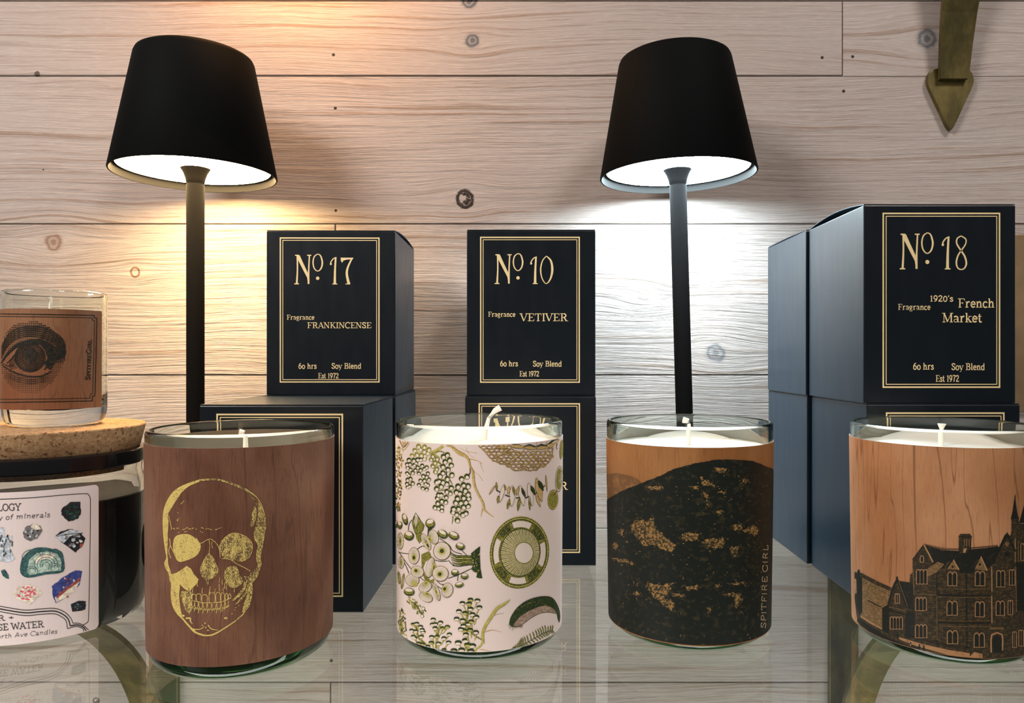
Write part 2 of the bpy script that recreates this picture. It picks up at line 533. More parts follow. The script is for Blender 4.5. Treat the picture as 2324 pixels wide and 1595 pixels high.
# ------------------------------------------------------------------ ink: flat artwork laid on a curved or flat face
class Ink:
    def __init__(self, em=9.0):
        self.v, self.f, self.m, self.em, self.k, self.auto = [], [], [], em, 0, False

    def tri(self, a, b, c, m, L, depth=0):
        la, lb, lc = (a - b).length, (b - c).length, (c - a).length
        mx = max(la, lb, lc)
        if mx > self.em and depth < 22:
            if mx == la: p = (a + b) / 2; self.tri(a, p, c, m, L, depth + 1); self.tri(p, b, c, m, L, depth + 1)
            elif mx == lb: p = (b + c) / 2; self.tri(a, b, p, m, L, depth + 1); self.tri(a, p, c, m, L, depth + 1)
            else: p = (c + a) / 2; self.tri(a, b, p, m, L, depth + 1); self.tri(p, b, c, m, L, depth + 1)
            return
        s = len(self.v)
        self.v += [(a.x, a.y, L), (b.x, b.y, L), (c.x, c.y, L)]
        self.f.append((s, s + 1, s + 2)); self.m.append(m)

    def lay(self, L):
        self.k += 1          # foil strokes that cross each other lie a hair apart
        return L + (self.k % 14) if self.auto else L

    def poly(self, pts, m=0, L=0):
        L = self.lay(L)
        P = [Vector((p[0], p[1], 0)) for p in pts]
        for t in tessellate_polygon([P]):
            a, b, c = (P[i].to_2d() for i in t)
            self.tri(a, b, c, m, L)

    def disc(self, x, y, rx, ry=None, rot=0, m=0, L=0, n=14):
        ry = rx if ry is None else ry
        c, s = math.cos(rot), math.sin(rot)
        pts = []
        for i in range(n):
            a = 2 * math.pi * i / n
            u, v = rx * math.cos(a), ry * math.sin(a)
            pts.append((x + u * c - v * s, y + u * s + v * c))
        self.poly(pts, m, L)

    def stroke(self, pts, w, m=0, L=0, closed=False, smooth=0):
        L = self.lay(L)
        if smooth:
            n0 = len(pts)
            if isinstance(w, (list, tuple)):
                ww = []
                for i in range(n0 - 1):
                    for k in range(smooth): ww.append(w[i] + (w[i + 1] - w[i]) * k / smooth)
                ww.append(w[-1]); w = ww
            pts = catmull(pts, smooth, closed)
        P = [Vector(p[:2]) for p in pts]
        W = list(w) if isinstance(w, (list, tuple)) else [w] * len(P)
        if closed: P.append(P[0]); W.append(W[0])
        # resample long spans
        Q, QW = [P[0]], [W[0]]
        for i in range(1, len(P)):
            k = max(1, int(math.ceil((P[i] - P[i - 1]).length / self.em)))
            for j in range(1, k + 1):
                Q.append(P[i - 1].lerp(P[i], j / k)); QW.append(W[i - 1] + (W[i] - W[i - 1]) * j / k)
        s = len(self.v)
        n = len(Q)
        for i in range(n):
            a = Q[i] - Q[i - 1] if i > 0 else (Q[i] - Q[-2] if closed else Q[1] - Q[0])
            b = Q[i + 1] - Q[i] if i < n - 1 else (Q[1] - Q[0] if closed else Q[i] - Q[i - 1])
            if a.length < 1e-9: a = b
            if b.length < 1e-9: b = a
            if a.length < 1e-9: a = b = Vector((1, 0))
            t = a.normalized() + b.normalized()
            if t.length < 1e-4: t = b.normalized()
            t.normalize()
            nn = Vector((-t.y, t.x))
            cs = max(0.5, abs(nn.dot(Vector((-b.y, b.x)).normalized())))
            o = nn * (QW[i] / 2 / cs)
            self.v += [(Q[i].x + o.x, Q[i].y + o.y, L), (Q[i].x - o.x, Q[i].y - o.y, L)]
        for i in range(n - 1):
            self.f.append((s + 2 * i, s + 2 * i + 1, s + 2 * i + 3, s + 2 * i + 2)); self.m.append(m)

    def ring(self, x, y, rx, ry, w, m=0, L=0, n=28, rot=0, a0=0, a1=360):
        c, s = math.cos(rot), math.sin(rot)
        pts = []
        full = abs(a1 - a0) >= 360
        for i in range(n + (0 if full else 1)):
            a = math.radians(a0 + (a1 - a0) * i / n)
            u, v = rx * math.cos(a), ry * math.sin(a)
            pts.append((x + u * c - v * s, y + u * s + v * c))
        self.stroke(pts, w, m, L, closed=full)

    def build(self, name, fn, mats, parent, zlim=None):
        vs = [fn(*v) for v in self.v]
        if zlim: vs = [(v[0], v[1], min(max(v[2], zlim[0]), zlim[1])) for v in vs]     # trimmed at the label's edges
        return link(name, vs, self.f, mats, parent, fm=self.m)


# a serifed stroke alphabet: strokes are (points, weight) with k = thick, n = thin, s = serif
def _arc(cx, cy, rx, ry, a0, a1, n=12):
    return [(cx + rx * math.cos(math.radians(a0 + (a1 - a0) * i / n)), cy + ry * math.sin(math.radians(a0 + (a1 - a0) * i / n))) for i in range(n + 1)]


def _s(*xy): return [([(x - .15, y), (x + .15, y)], 's') for x, y in xy]


def _bowl(x, y0, y1, w, wt='k'):
    cy, ry = (y0 + y1) / 2, (y1 - y0) / 2
    return [([(x, y1), (x + w * .45, y1)], 'n'), (_arc(x + w * .45, cy, w * .55, ry, 90, -90), wt), ([(x + w * .45, y0), (x, y0)], 'n')]


XH = .66
GL = {
    'F': (.70, [([(.2, 0), (.2, 1)], 'k'), ([(.2, .97), (.64, .97)], 'n'), ([(.64, .98), (.64, .76)], 'n'), ([(.2, .5), (.48, .5)], 'n'), ([(.48, .4), (.48, .6)], 'n')] + _s((.2, .02), (.16, .98))),
    'E': (.74, [([(.2, 0), (.2, 1)], 'k'), ([(.2, .97), (.64, .97)], 'n'), ([(.64, .98), (.64, .76)], 'n'), ([(.2, .5), (.48, .5)], 'n'), ([(.48, .4), (.48, .6)], 'n'), ([(.2, .03), (.66, .03)], 'n'), ([(.66, .02), (.66, .25)], 'n')] + _s((.16, .02), (.16, .98))),
    'L': (.68, [([(.2, 0), (.2, 1)], 'k'), ([(.2, .03), (.62, .03)], 'n'), ([(.62, .02), (.62, .28)], 'n')] + _s((.16, .02), (.2, .98))),
    'R': (.80, [([(.2, 0), (.2, 1)], 'k')] + _bowl(.2, .5, .97, .42) + [([(.42, .5), (.66, .03)], 'k')] + _s((.2, .02), (.16, .98), (.70, .02))),
    'P': (.72, [([(.2, 0), (.2, 1)], 'k')] + _bowl(.2, .45, .97, .46) + _s((.2, .02), (.16, .98))),
    'B': (.76, [([(.2, 0), (.2, 1)], 'k')] + _bowl(.2, .52, .97, .40) + _bowl(.2, .03, .52, .48) + _s((.16, .02), (.16, .98))),
    'A': (.78, [([(.07, 0), (.38, 1)], 'n'), ([(.38, 1), (.70, 0)], 'k'), ([(.17, .33), (.58, .33)], 'n')] + _s((.08, .02), (.70, .02))),
    'N': (.84, [([(.15, 0), (.15, 1)], 'n'), ([(.15, 1), (.68, 0)], 'k'), ([(.68, 0), (.68, 1)], 'n')] + _s((.15, .02), (.1, .98), (.68, .98))),
    'M': (1.0, [([(.15, 0), (.15, 1)], 'n'), ([(.15, 1), (.48, .05)], 'k'), ([(.48, .05), (.82, 1)], 'n'), ([(.82, 0), (.82, 1)], 'k')] + _s((.15, .02), (.12, .98), (.82, .02), (.86, .98))),
    'K': (.82, [([(.2, 0), (.2, 1)], 'k'), ([(.66, 1), (.22, .40)], 'n'), ([(.34, .58), (.70, 0)], 'k')] + _s((.2, .02), (.2, .98), (.70, .02), (.64, .98))),
    'I': (.40, [([(.2, 0), (.2, 1)], 'k')] + _s((.2, .02), (.2, .98))),
    'C': (.76, [(_arc(.42, .5, .35, .49, 50, 310, 18), 'k'), ([(.66, .72), (.68, .97)], 'n')]),
    'G': (.82, [(_arc(.42, .5, .35, .49, 50, 320, 18), 'k'), ([(.66, .72), (.68, .97)], 'n'), ([(.68, .42), (.68, .05)], 'k'), ([(.52, .42), (.80, .42)], 's')]),
    'O': (.84, [(_arc(.42, .5, .34, .49, 0, 360, 22), 'k')]),
    'S': (.62, [([(.52, .74), (.50, .90), (.32, .98), (.13, .90), (.11, .72), (.24, .57), (.42, .45), (.53, .28), (.48, .09), (.30, .02), (.12, .10), (.09, .27)], 'k'), ([(.53, .70), (.53, .97)], 'n'), ([(.09, .03), (.09, .3)], 'n')]),
    'T': (.74, [([(.37, 0), (.37, 1)], 'k'), ([(.06, .97), (.68, .97)], 'n'), ([(.06, .98), (.06, .74)], 'n'), ([(.68, .98), (.68, .74)], 'n')] + _s((.37, .02))),
    'V': (.78, [([(.07, 1), (.38, 0)], 'k'), ([(.38, 0), (.70, 1)], 'n')] + _s((.08, .98), (.70, .98))),
    'W': (1.05, [([(.06, 1), (.28, 0)], 'k'), ([(.28, 0), (.52, .9)], 'n'), ([(.52, .9), (.74, 0)], 'k'), ([(.74, 0), (.98, 1)], 'n')] + _s((.07, .98), (.97, .98))),
    'Y': (.76, [([(.06, 1), (.38, .45)], 'k'), ([(.38, .45), (.70, 1)], 'n'), ([(.38, .45), (.38, 0)], 'k')] + _s((.08, .98), (.70, .98), (.38, .02))),
    'a': (.58, [(_arc(.23, .17, .16, .16, 0, 360, 14), 'n'), ([(.42, .02), (.42, .46), (.36, .60), (.25, .65), (.12, .60), (.11, .52)], 'k'), ([(.42, .04), (.54, .02)], 'n')]),
    'c': (.50, [(_arc(.27, .32, .20, .32, 45, 320, 14), 'k'), ([(.41, .52), (.42, .58)], 'k')]),
    'd': (.62, [(_arc(.26, .32, .19, .32, 0, 360, 16), 'k'), ([(.46, 0), (.46, 1)], 'k'), ([(.36, .98), (.46, .98)], 'n'), ([(.46, .02), (.58, .02)], 'n')]),
    'e': (.52, [([(.09, .36), (.45, .36)] + _arc(.27, .34, .19, .31, 5, 320, 16), 'k')]),
    'f': (.42, [([(.17, 0), (.17, .8), (.24, .97), (.38, .95)], 'k'), ([(.04, XH - .03), (.34, XH - .03)], 'n')] + _s((.17, .02))),
    'g': (.58, [(_arc(.25, .44, .17, .20, 0, 360, 14), 'k'), (_arc(.27, -.13, .21, .13, 0, 360, 14), 'n'), ([(.18, .26), (.13, .14), (.2, .05), (.38, .02)], 'n'), ([(.38, .58), (.52, .65)], 'n')]),
    'h': (.66, [([(.16, 0), (.16, 1)], 'k'), ([(.16, .42), (.24, .58), (.36, .65), (.46, .58), (.49, .42), (.49, 0)], 'k')] + _s((.16, .02), (.49, .02)) + [([(.04, .98), (.16, .98)], 'n')]),
    'i': (.34, [([(.17, 0), (.17, XH)], 'k'), (_arc(.17, .88, .04, .04, 0, 360, 8), 'k'), ([(.05, XH - .02), (.17, XH - .02)], 'n')] + _s((.17, .02))),
    'k': (.64, [([(.16, 0), (.16, 1)], 'k'), ([(.48, XH), (.18, .28)], 'n'), ([(.27, .40), (.54, 0)], 'k'), ([(.04, .98), (.16, .98)], 'n')] + _s((.16, .02), (.54, .02), (.47, XH - .02))),
    'l': (.34, [([(.17, 0), (.17, 1)], 'k'), ([(.05, .98), (.17, .98)], 'n')] + _s((.17, .02))),
    'm': (.96, [([(.16, 0), (.16, XH)], 'k'), ([(.16, .42), (.24, .58), (.34, .65), (.44, .58), (.47, .42), (.47, 0)], 'k'), ([(.47, .42), (.55, .58), (.65, .65), (.75, .58), (.78, .42), (.78, 0)], 'k'), ([(.04, XH - .02), (.16, XH - .02)], 'n')] + _s((.16, .02), (.47, .02), (.78, .02))),
    'n': (.66, [([(.16, 0), (.16, XH)], 'k'), ([(.16, .42), (.24, .58), (.36, .65), (.46, .58), (.49, .42), (.49, 0)], 'k'), ([(.04, XH - .02), (.16, XH - .02)], 'n')] + _s((.16, .02), (.49, .02))),
    'o': (.58, [(_arc(.28, .32, .21, .32, 0, 360, 18), 'k')]),
    'r': (.50, [([(.16, 0), (.16, XH)], 'k'), ([(.16, .42), (.24, .58), (.36, .65), (.44, .60)], 'k'), ([(.04, XH - .02), (.16, XH - .02)], 'n')] + _s((.16, .02))),
    's': (.46, [([(.38, .48), (.34, .61), (.22, .65), (.10, .58), (.10, .47), (.22, .36), (.35, .28), (.39, .15), (.32, .04), (.20, .01), (.08, .07), (.07, .18)], 'k')]),
    't': (.42, [([(.17, .9), (.17, .12), (.24, .02), (.38, .06)], 'k'), ([(.03, XH - .03), (.36, XH - .03)], 'n')]),
    'v': (.58, [([(.05, XH), (.28, 0)], 'k'), ([(.28, 0), (.51, XH)], 'n')] + _s((.07, XH - .02), (.50, XH - .02))),
    'y': (.58, [([(.06, XH), (.29, .02)], 'k'), ([(.52, XH), (.26, -.12), (.16, -.26), (.05, -.24)], 'n')] + _s((.07, XH - .02), (.50, XH - .02))),
    '0': (.60, [(_arc(.29, .42, .21, .43, 0, 360, 20), 'k')]),
    'q': (.54, [(_arc(.27, .32, .21, .33, 0, 360, 18), 'k')]),
    '1': (.42, [([(.21, 0), (.21, .97)], 'k'), ([(.05, .80), (.21, .96)], 'n')] + _s((.21, .02))),
    '2': (.60, [([(.09, .72), (.12, .88), (.28, .97), (.44, .88), (.47, .70), (.36, .46), (.20, .25), (.07, .04)], 'k'), ([(.07, .04), (.52, .04)], 'k'), ([(.52, .02), (.53, .2)], 'n')]),
    '6': (.60, [(_arc(.29, .30, .20, .29, 0, 360, 18), 'k'), ([(.10, .33), (.13, .62), (.26, .86), (.44, .98)], 'k')]),
    '7': (.58, [([(.07, .95), (.52, .95)], 'k'), ([(.52, .95), (.34, .55), (.24, 0)], 'k'), ([(.07, .97), (.07, .75)], 'n')]),
    '9': (.60, [(_arc(.29, .66, .20, .30, 0, 360, 18), 'k'), ([(.48, .64), (.45, .34), (.32, .10), (.14, .02)], 'k')]),
    "'": (.24, [([(.13, 1), (.09, .72)], 'k')]),
    '+': (.70, [([(.1, .45), (.6, .45)], 'n'), ([(.35, .2), (.35, .7)], 'n')]),
    ' ': (.34, []),
}


def text(ink, s, p0, p1, cap, m=0, L=0, k=.15, n=.07, sans=False, slant=0.0, small=None):
    """set a line of lettering from p0 to p1 (baseline), capital height cap"""
    p0, p1 = Vector(p0), Vector(p1)
    d = (p1 - p0)
    W = d.length
    d.normalize()
    up = Vector((d.y, -d.x))
    adv = []
    for i, ch in enumerate(s):
        f = small if (small and i not in (0,) and ch.isupper() and not (i > 0 and s[i - 1] == ' ') and i != 8) else 1.0
        adv.append((GL[ch.upper() if small else ch], f))
    tot = sum(g[0] * f for g, f in adv) - .06
    sx = W / tot
    x = 0.0
    wts = {'k': (n * 1.1 if sans else k), 'n': n * (1.1 if sans else 1), 's': n}
    nk = 0
    for (w, strokes), f in adv:
        for pts, wt in strokes:
            if sans and wt == 's': continue
            nk += 1
            q = [p0 + d * ((x + px * f) * sx + slant * py * f * cap) + up * (py * f * cap) for px, py in pts]
            ink.stroke(q, wts[wt] * cap * (0.5 + 0.5 * min(sx / cap, 1.6)), m, L if ink.auto else L + (nk % 5) * .25)
        x += w * f


# ------------------------------------------------------------------ cartons
BW, BD, BH = 8.35, 8.2, 10.85
CARTON_ART = {}


def zn(x0, x1, y0, y1):
    return lambda x, y: ((x - x0) / (x1 - x0), (y - y0) / (y1 - y0))


def number_art(ink, second):
    """the large art-nouveau numerals, in the zoomed frame of the No 10 carton"""
    N = lambda pts, w, sm=5: ink.stroke(pts, w, 0, 0, smooth=sm)
    ink.stroke([(377, 300), (379, 420), (373, 545)], [12, 12, 16], 0, 0, smooth=4)
    ink.stroke([(358, 300), (392, 300)], 9); ink.stroke([(352, 545), (392, 545)], 9)
    ink.poly([(366, 298), (398, 300), (430, 370), (468, 450), (482, 500), (482, 546), (470, 546), (462, 490), (430, 430), (400, 372), (380, 335)])
    ink.stroke([(474, 545), (476, 420), (482, 300)], [16, 12, 11], 0, 0, smooth=4)
    ink.stroke([(462, 300), (498, 300)], 9)
    ink.stroke([(553, 289), (524, 312), (513, 362), (524, 412), (553, 436), (582, 412), (593, 362), (582, 312)], [7, 10, 11, 10, 7, 12, 14, 12], 0, 0, closed=False, smooth=5)
    ink.stroke([(582, 312), (571, 296), (553, 289)], [12, 9, 7], 0, 0)
    ink.disc(553, 497, 15, 15)
    ink.stroke([(662, 382), (668, 355), (690, 328), (715, 318)], [10, 10, 9, 8], 0, 0, smooth=4)
    ink.disc(667, 374, 8, 10)
    ink.stroke([(708, 318), (702, 430), (700, 545)], [14, 17, 22], 0, 0, smooth=4)
    ink.stroke([(680, 546), (722, 546)], 8)
    if second == '0':
        ink.stroke([(797, 311), (764, 352), (748, 425), (760, 500), (795, 546), (832, 505), (848, 430), (836, 352), (797, 311)], [7, 10, 12, 9, 6, 14, 20, 16, 7], 0, 0, smooth=6)
    elif second == '7':
        ink.poly([(750, 320), (858, 320), (858, 333), (800, 337), (775, 345), (762, 365), (752, 345)])
        ink.stroke([(848, 325), (815, 395), (803, 450), (812, 510), (822, 545)], [13, 16, 20, 22, 24], 0, 0, smooth=5)
        ink.stroke([(792, 546), (832, 546)], 7)
    else:
        ink.stroke([(800, 312), (772, 330), (768, 365), (795, 410), (825, 455), (838, 505), (825, 540), (800, 550), (775, 538), (765, 500), (778, 450), (805, 410), (832, 370), (834, 335), (800, 312)], [8, 10, 11, 12, 13, 13, 10, 8, 10, 12, 11, 10, 9, 9, 8], 0, 0, smooth=5)


def carton_art(no, lines, second, dx=0.0):
    f10 = zn(112, 1220, 85, 1500)
    bor, num, let = Ink(400), Ink(400), []
    num.auto = True
    bor.stroke([(232, 152), (1080, 152), (1080, 1386), (232, 1386)], 11, 0, 0, closed=True)
    bor.stroke([(253, 172), (1060, 172), (1060, 1366), (253, 1366)], 6, 0, 0, closed=True)
    number_art(num, second)
    for (s, x0, x1, yb, cap, fr) in lines:
        fn, ref = fr
        a, b = fn(x0, yb), fn(x1, yb)
        A = (112 + a[0] * 1108, 85 + a[1] * 1415); B = (112 + b[0] * 1108, 85 + b[1] * 1415)
        ln = Ink(400); ln.auto = True; text(ln, s, A, B, cap * ref, k=.135, n=.062); let.append(ln)
    return bor, num, let, dx


F10, F17, F18 = (zn(112, 1220, 85, 1500), 1.0), (zn(80, 1210, 65, 1510), .98), (zn(690, 1750, 60, 1450), 1.02)
ART10 = carton_art(10, [('Fragrance', 295, 528, 828, 42, F10), ('VETIVER', 572, 975, 865, 64, F10), ('6q hrs', 398, 550, 1250, 47, F10), ('Soy Blend', 680, 928, 1252, 47, F10), ('Est 1972', 565, 733, 1337, 46, F10)], '0')
ART17 = carton_art(17, [('Fragrance', 258, 498, 848, 42, F17), ('FRANKINCENSE', 437, 1000, 922, 50, F17), ('6q hrs', 360, 518, 1277, 48, F17), ('Soy Blend', 650, 910, 1277, 48, F17), ('Est 1972', 533, 712, 1362, 46, F17)], '7')
ART18 = carton_art(18, [('Fragrance', 907, 1132, 798, 40, F18), ("1920's", 1130, 1290, 740, 42, F18), ('French', 1325, 1577, 782, 62, F18), ('Market', 1217, 1490, 885, 64, F18), ('6q hrs', 1012, 1155, 1215, 46, F18), ('Soy Blend', 1280, 1512, 1218, 46, F18), ('Est 1972', 1170, 1332, 1300, 46, F18)], '8', 0.02)


def carton_mesh(art, w=BW, d=BD, h=BH, dome=0.0):
    """meshes of one carton: open-topped sleeve, tucked lid, foil frame, foil lettering (made once, shared by copies)"""
    bor, num, let, dx = art

    def onface(x, y, L):
        u = (x - 112) / 1108 + dx; v = (y - 85) / 1415
        return ((u - .5) * w, -d / 2 - 0.010 - L * 0.0006, h - v * h)
    return dict(bor=bor, num=num, let=let, fn=onface, w=w, d=d, h=h, dome=dome)


def make_carton(cm, label, group, x, front, h0, rotz=0.0, w=None):
    W, D, H, dome = cm['w'], cm['d'], cm['h'], cm['dome']
    t = thing('candle_carton', label, 'box', x, front + D / 2, h0, group, rotz)
    bm = bmesh.new(); bm_box(bm, -W / 2, W / 2, -D / 2, D / 2, 0, H - 0.06, 0.05, 2)
    from_bm('sleeve', bm, M['carton'], t)
    # lid panel: a slightly bowed flap tucked in at the front edge
    n = 10
    vs, fs = [], []
    for i in range(n + 1):
        y = -D / 2 + 0.03 + (D - 0.06) * i / n
        z = H - 0.05 + 0.05 + dome * math.sin(math.pi * i / n) ** 0.9
        for xx in (-W / 2 + 0.02, W / 2 - 0.02):
            vs.append((xx, y, z)); vs.append((xx, y, z - 0.045))
    for i in range(n):
        a, b = i * 4, i * 4 + 4
        fs += [(a, a + 2, b + 2, b), (a + 1, b + 1, b + 3, a + 3), (a, b, b + 1, a + 1), (a + 2, a + 3, b + 3, b + 2)]
    fs += [(0, 1, 3, 2), (n * 4, n * 4 + 2, n * 4 + 3, n * 4 + 1)]
    link('lid_flap', vs, fs, M['carton'], t)
    cm['bor'].build('foil_frame', cm['fn'], M['foil'], t)
    cm['num'].build('foil_numeral', cm['fn'], M['foil'], t)
    for ln in cm['let']: ln.build('foil_lettering', cm['fn'], M['foil'], t)
    return t


G_BOX = 'navy-black candle cartons with gold frames'
LOWH = 10.95
c10 = carton_mesh(ART10, 8.3, 8.2, 10.7); c10l = carton_mesh(ART10, 8.42, 8.2, LOWH)
c17 = carton_mesh(ART17, 8.35, 8.3, 10.72, 0.22); c17l = carton_mesh(ART17, 8.6, 8.35, LOWH)
c18 = carton_mesh(ART18, 8.2, 8.0, 10.75, 0.30); c18b = carton_mesh(ART18, 8.2, 7.9, 10.75, 0.05); c18l = carton_mesh(ART18, 8.25, 8.0, LOWH)
make_carton(c17l, 'black carton standing on the glass just behind the skull candle', G_BOX, -13.25, 39.4, 0)
make_carton(c17l, 'black carton underneath the number 17 carton, behind the lower front carton', G_BOX, -13.2, 48.4, 0)
make_carton(c17, 'black carton with gold number 17, on top of the left stack', G_BOX, -13.2, 48.7, LOWH + .01, 0.012)
make_carton(c10l, 'black carton mostly hidden behind the pink sea-plant candle', G_BOX, -0.17, 48.2, 0)
make_carton(c10, 'black carton with gold number 10, topping the middle stack', G_BOX, -0.13, 48.3, LOWH + .01)
make_carton(c18l, 'black carton on the glass behind the castle candle', G_BOX, 22.1, 40.35, 0)
make_carton(c18l, 'lower rear carton of the right stack, on the glass toward the wall', G_BOX, 21.9, 48.6, 0)
make_carton(c18, 'black carton with gold number 18, front top of the right stack', G_BOX, 21.95, 40.45, LOWH + .01)
make_carton(c18b, 'upper rear carton behind the number 18 carton, side toward the cool lamp', G_BOX, 21.8, 48.6, LOWH + .01)


# ------------------------------------------------------------------ lamps
def make_lamp(label, x, d, glow, lean):
    t = thing('table_lamp', label, 'lamp', x, d, 0, 'black cordless table lamps')
    t.rotation_euler = (0, lean, 0)
    lathe('base', [(0, 0), (4.7, 0), (5.0, .12), (5.0, 1.1), (4.85, 1.35), (4.5, 1.45), (0.9, 1.5), (0, 1.5)], M['lamp'], t)
    lathe('pole', [(0, 1.4), (.60, 1.4), (.60, 25.55), (.57, 25.6), (.57, 25.66), (.61, 25.72), (.66, 26.0), (.80, 26.4), (1.0, 26.72), (0, 26.72)], M['pole'], t, 48)
    rb, rt, z0, z1 = 5.5, 3.85, 26.24, 34.6
    sh = lathe('lamp_shade', [(rb - .12, z0), (rb - .03, z0), (rb, z0 + .06), (rt + .1, z1 - .32), (rt, z1 - .1), (rt - .18, z1), (0, z1 + .02)], M['lamp'], t, 128)
    lathe('shade_lining', [(rb - .12, z0), (rb - .22, z0 + .5), (rt - .1, z1 - .25), (0, z1 - .2)], M['lamp_in'], sh, 128)
    df = lathe('diffuser', [(0, z0 + .5), (5.02, z0 + .5), (5.12, z0 + .6), (5.05, z0 + .75), (0, z0 + .75)], [M[glow], M['lamp_in']], t, 96)
    for p in df.data.polygons:
        c = p.center
        p.material_index = 0 if (c.z < (z0 + .52) * CM and p.normal.z < -0.5) else 1
    return t


make_lamp('black cone-shaded lamp glowing warm yellow, behind the skull candle', -23.85, 52.9, 'warm', 0.0)
make_lamp('black cone-shaded lamp glowing cool blue-white, right of the number 10 carton', 11.0, 53.2, 'cool', -0.028)


# ------------------------------------------------------------------ brackets and iron on the wall
def make_bracket(label, xc, w=2.3):
    t = thing('shelf_bracket', label, 'bracket', xc, 59.9, -0.82, 'brass shelf brackets under the glass')
    # local: y toward the wall is +, the wall face is at y = 0.1
    bm = bmesh.new(); bm_box(bm, -w / 2, w / 2, -0.42, 0.05, -29, 0, 0.06)
    from_bm('wall_strap', bm, M['brass'], t)
    bm = bmesh.new(); bm_box(bm, -w / 2, w / 2, -30, -0.45, -0.35, 0, 0.06)
    from_bm('top_strap', bm, M['brass'], t)
    R, cz, cy = 21.0, -21.0, -21.85
    out, inn = [], []
    for i in range(33):
        a = math.radians(90 * i / 32)
        out.append((cy + (R + .16) * math.cos(a), cz + (R + .16) * math.sin(a) - .2))
        inn.append((cy + (R - .2) * math.cos(a), cz + (R - .2) * math.sin(a) - .2))
    bm = bmesh.new(); bm_prism(bm, out + inn[::-1], 'x', -w / 2, w / 2, 0.05)
    from_bm('curved_brace', bm, M['brass'], t)
    return t


make_bracket('curved brass bracket under the glass, below the black-wax jar', -29.4)
make_bracket('curved brass bracket under the glass, below the castle candle', 24.7)

iron = thing('strap_end', 'brass strap with spade-shaped tip screwed to the upper right wall', 'strap', 33.2, 59.95, 36.0)
bm = bmesh.new()
prof = [(-.05, -.45), (-.05, -.05)]
sp = [(-.92, 0.35), (-1.45, 0.28), (-1.78, -.15), (-1.82, -.7), (-1.6, -1.35), (-.95, -2.75), (-.25, -4.25), (0, -4.5), (.25, -4.25), (.95, -2.75), (1.6, -1.35), (1.82, -.7), (1.78, -.15), (1.45, .28), (.92, .35)]
bm_prism(bm, catmull(sp, 3), 'y', -0.42, -0.02, 0.08)
from_bm('spade_tip', bm, M['brass'], iron)
bm = bmesh.new()
a = [(-1.12, 0.3), (1.12, 0.3), (1.42, 5.2), (1.75, 14), (-1.75, 14), (-1.42, 5.2)]
fr, bk = [], []
ys = [(-.45, .3), (-.55, 1.2), (-.8, 3.0), (-1.2, 5.2), (-3.6, 14)]
vs, fs = [], []
for (y, z) in ys:
    hw = 1.12 + (z - .3) * 0.047
    vs += [(-hw, y, z), (hw, y, z), (hw, y + .4, z), (-hw, y + .4, z)]
for i in range(len(ys) - 1):
    s = i * 4
    for k in range(4):
        fs.append((s + k, s + (k + 1) % 4, s + 4 + (k + 1) % 4, s + 4 + k))
fs += [(3, 2, 1, 0), (16, 17, 18, 19)]
link('strap', vs, fs, M['brass'], iron)
lathe('screw', [(0, .14), (.22, .12), (.30, .02), (.30, -.05), (0, -.05)], M['screw'], iron, 24).rotation_euler = (math.pi / 2, 0, 0)
iron.children[-1].location = (0.05 * CM, -0.42 * CM, -0.9 * CM)
sc2 = lathe('screw', [(0, .14), (.22, .12), (.30, .02), (.30, -.05), (0, -.05)], M['screw'], iron, 24)
sc2.rotation_euler = (math.pi / 2, 0, 0); sc2.location = (0.05 * CM, -1.25 * CM, 5.35 * CM)

plate = thing('bronze_panel', 'bronze-brown panel on the wall at the right edge behind the number 18 carton', 'panel', 43.4, 59.95, 0)
bm = bmesh.new(); bm_box(bm, -5.2, 5.2, -0.5, 0.0, 9.2, 23.15, 0.08)
M['bronze'] = plain('bronze_brown', (0.22, 0.145, 0.075), 0.55, 0.35, 0.5, 0.3, 60)
from_bm('plate', bm, M['bronze'], plate)
r = lathe('screw', [(0, .10), (.25, .06), (.30, 0), (0, 0)], M['ring_black'], plate, 20)
r.rotation_euler = (math.pi / 2, 0, 0); r.location = (-4.1 * CM, -0.5 * CM, 22.4 * CM)


# ------------------------------------------------------------------ candles
class Vessel:
    """a round glass thing: knows how to turn photo pixels on its label into points on the label"""
    def __init__(self, xc, dc, h0, r0, r1, H):
        self.xc, self.dc, self.h0, self.r0, self.r1, self.H = xc, dc, h0, r0, r1, H

    def rad(self, z): return self.r0 + (self.r1 - self.r0) * min(max(z / self.H, 0), 1)

    def hit(self, px, py):
        u, w = (px - PX0) / FPX, -(py - PY0) / FPX
        z = self.H / 2
        for _ in range(4):
            r = self.rad(z)
            A = u * u + 1; B = -(u * self.xc + self.dc); C = self.xc ** 2 + self.dc ** 2 - r * r
            disc = max(B * B - A * C, 0)
            t = (-B - math.sqrt(disc)) / A
            z = EYE + w * t - self.h0
        return math.atan2(t * u - self.xc, -(t - self.dc)), z     # angle from the front (-y), to the right

    def at(self, a, z, off=0.0):
        r = self.rad(z) + off
        return (r * math.sin(a), -r * math.cos(a), z)

    def fn(self, zoom=None, off=0.03):
        x0, y0, s = zoom or (0, 0, 1)

        def f(x, y, L):
            a, z = self.hit(x0 + x / s, y0 + y / s)
            return self.at(a, z, off + L * 0.003)
        return f


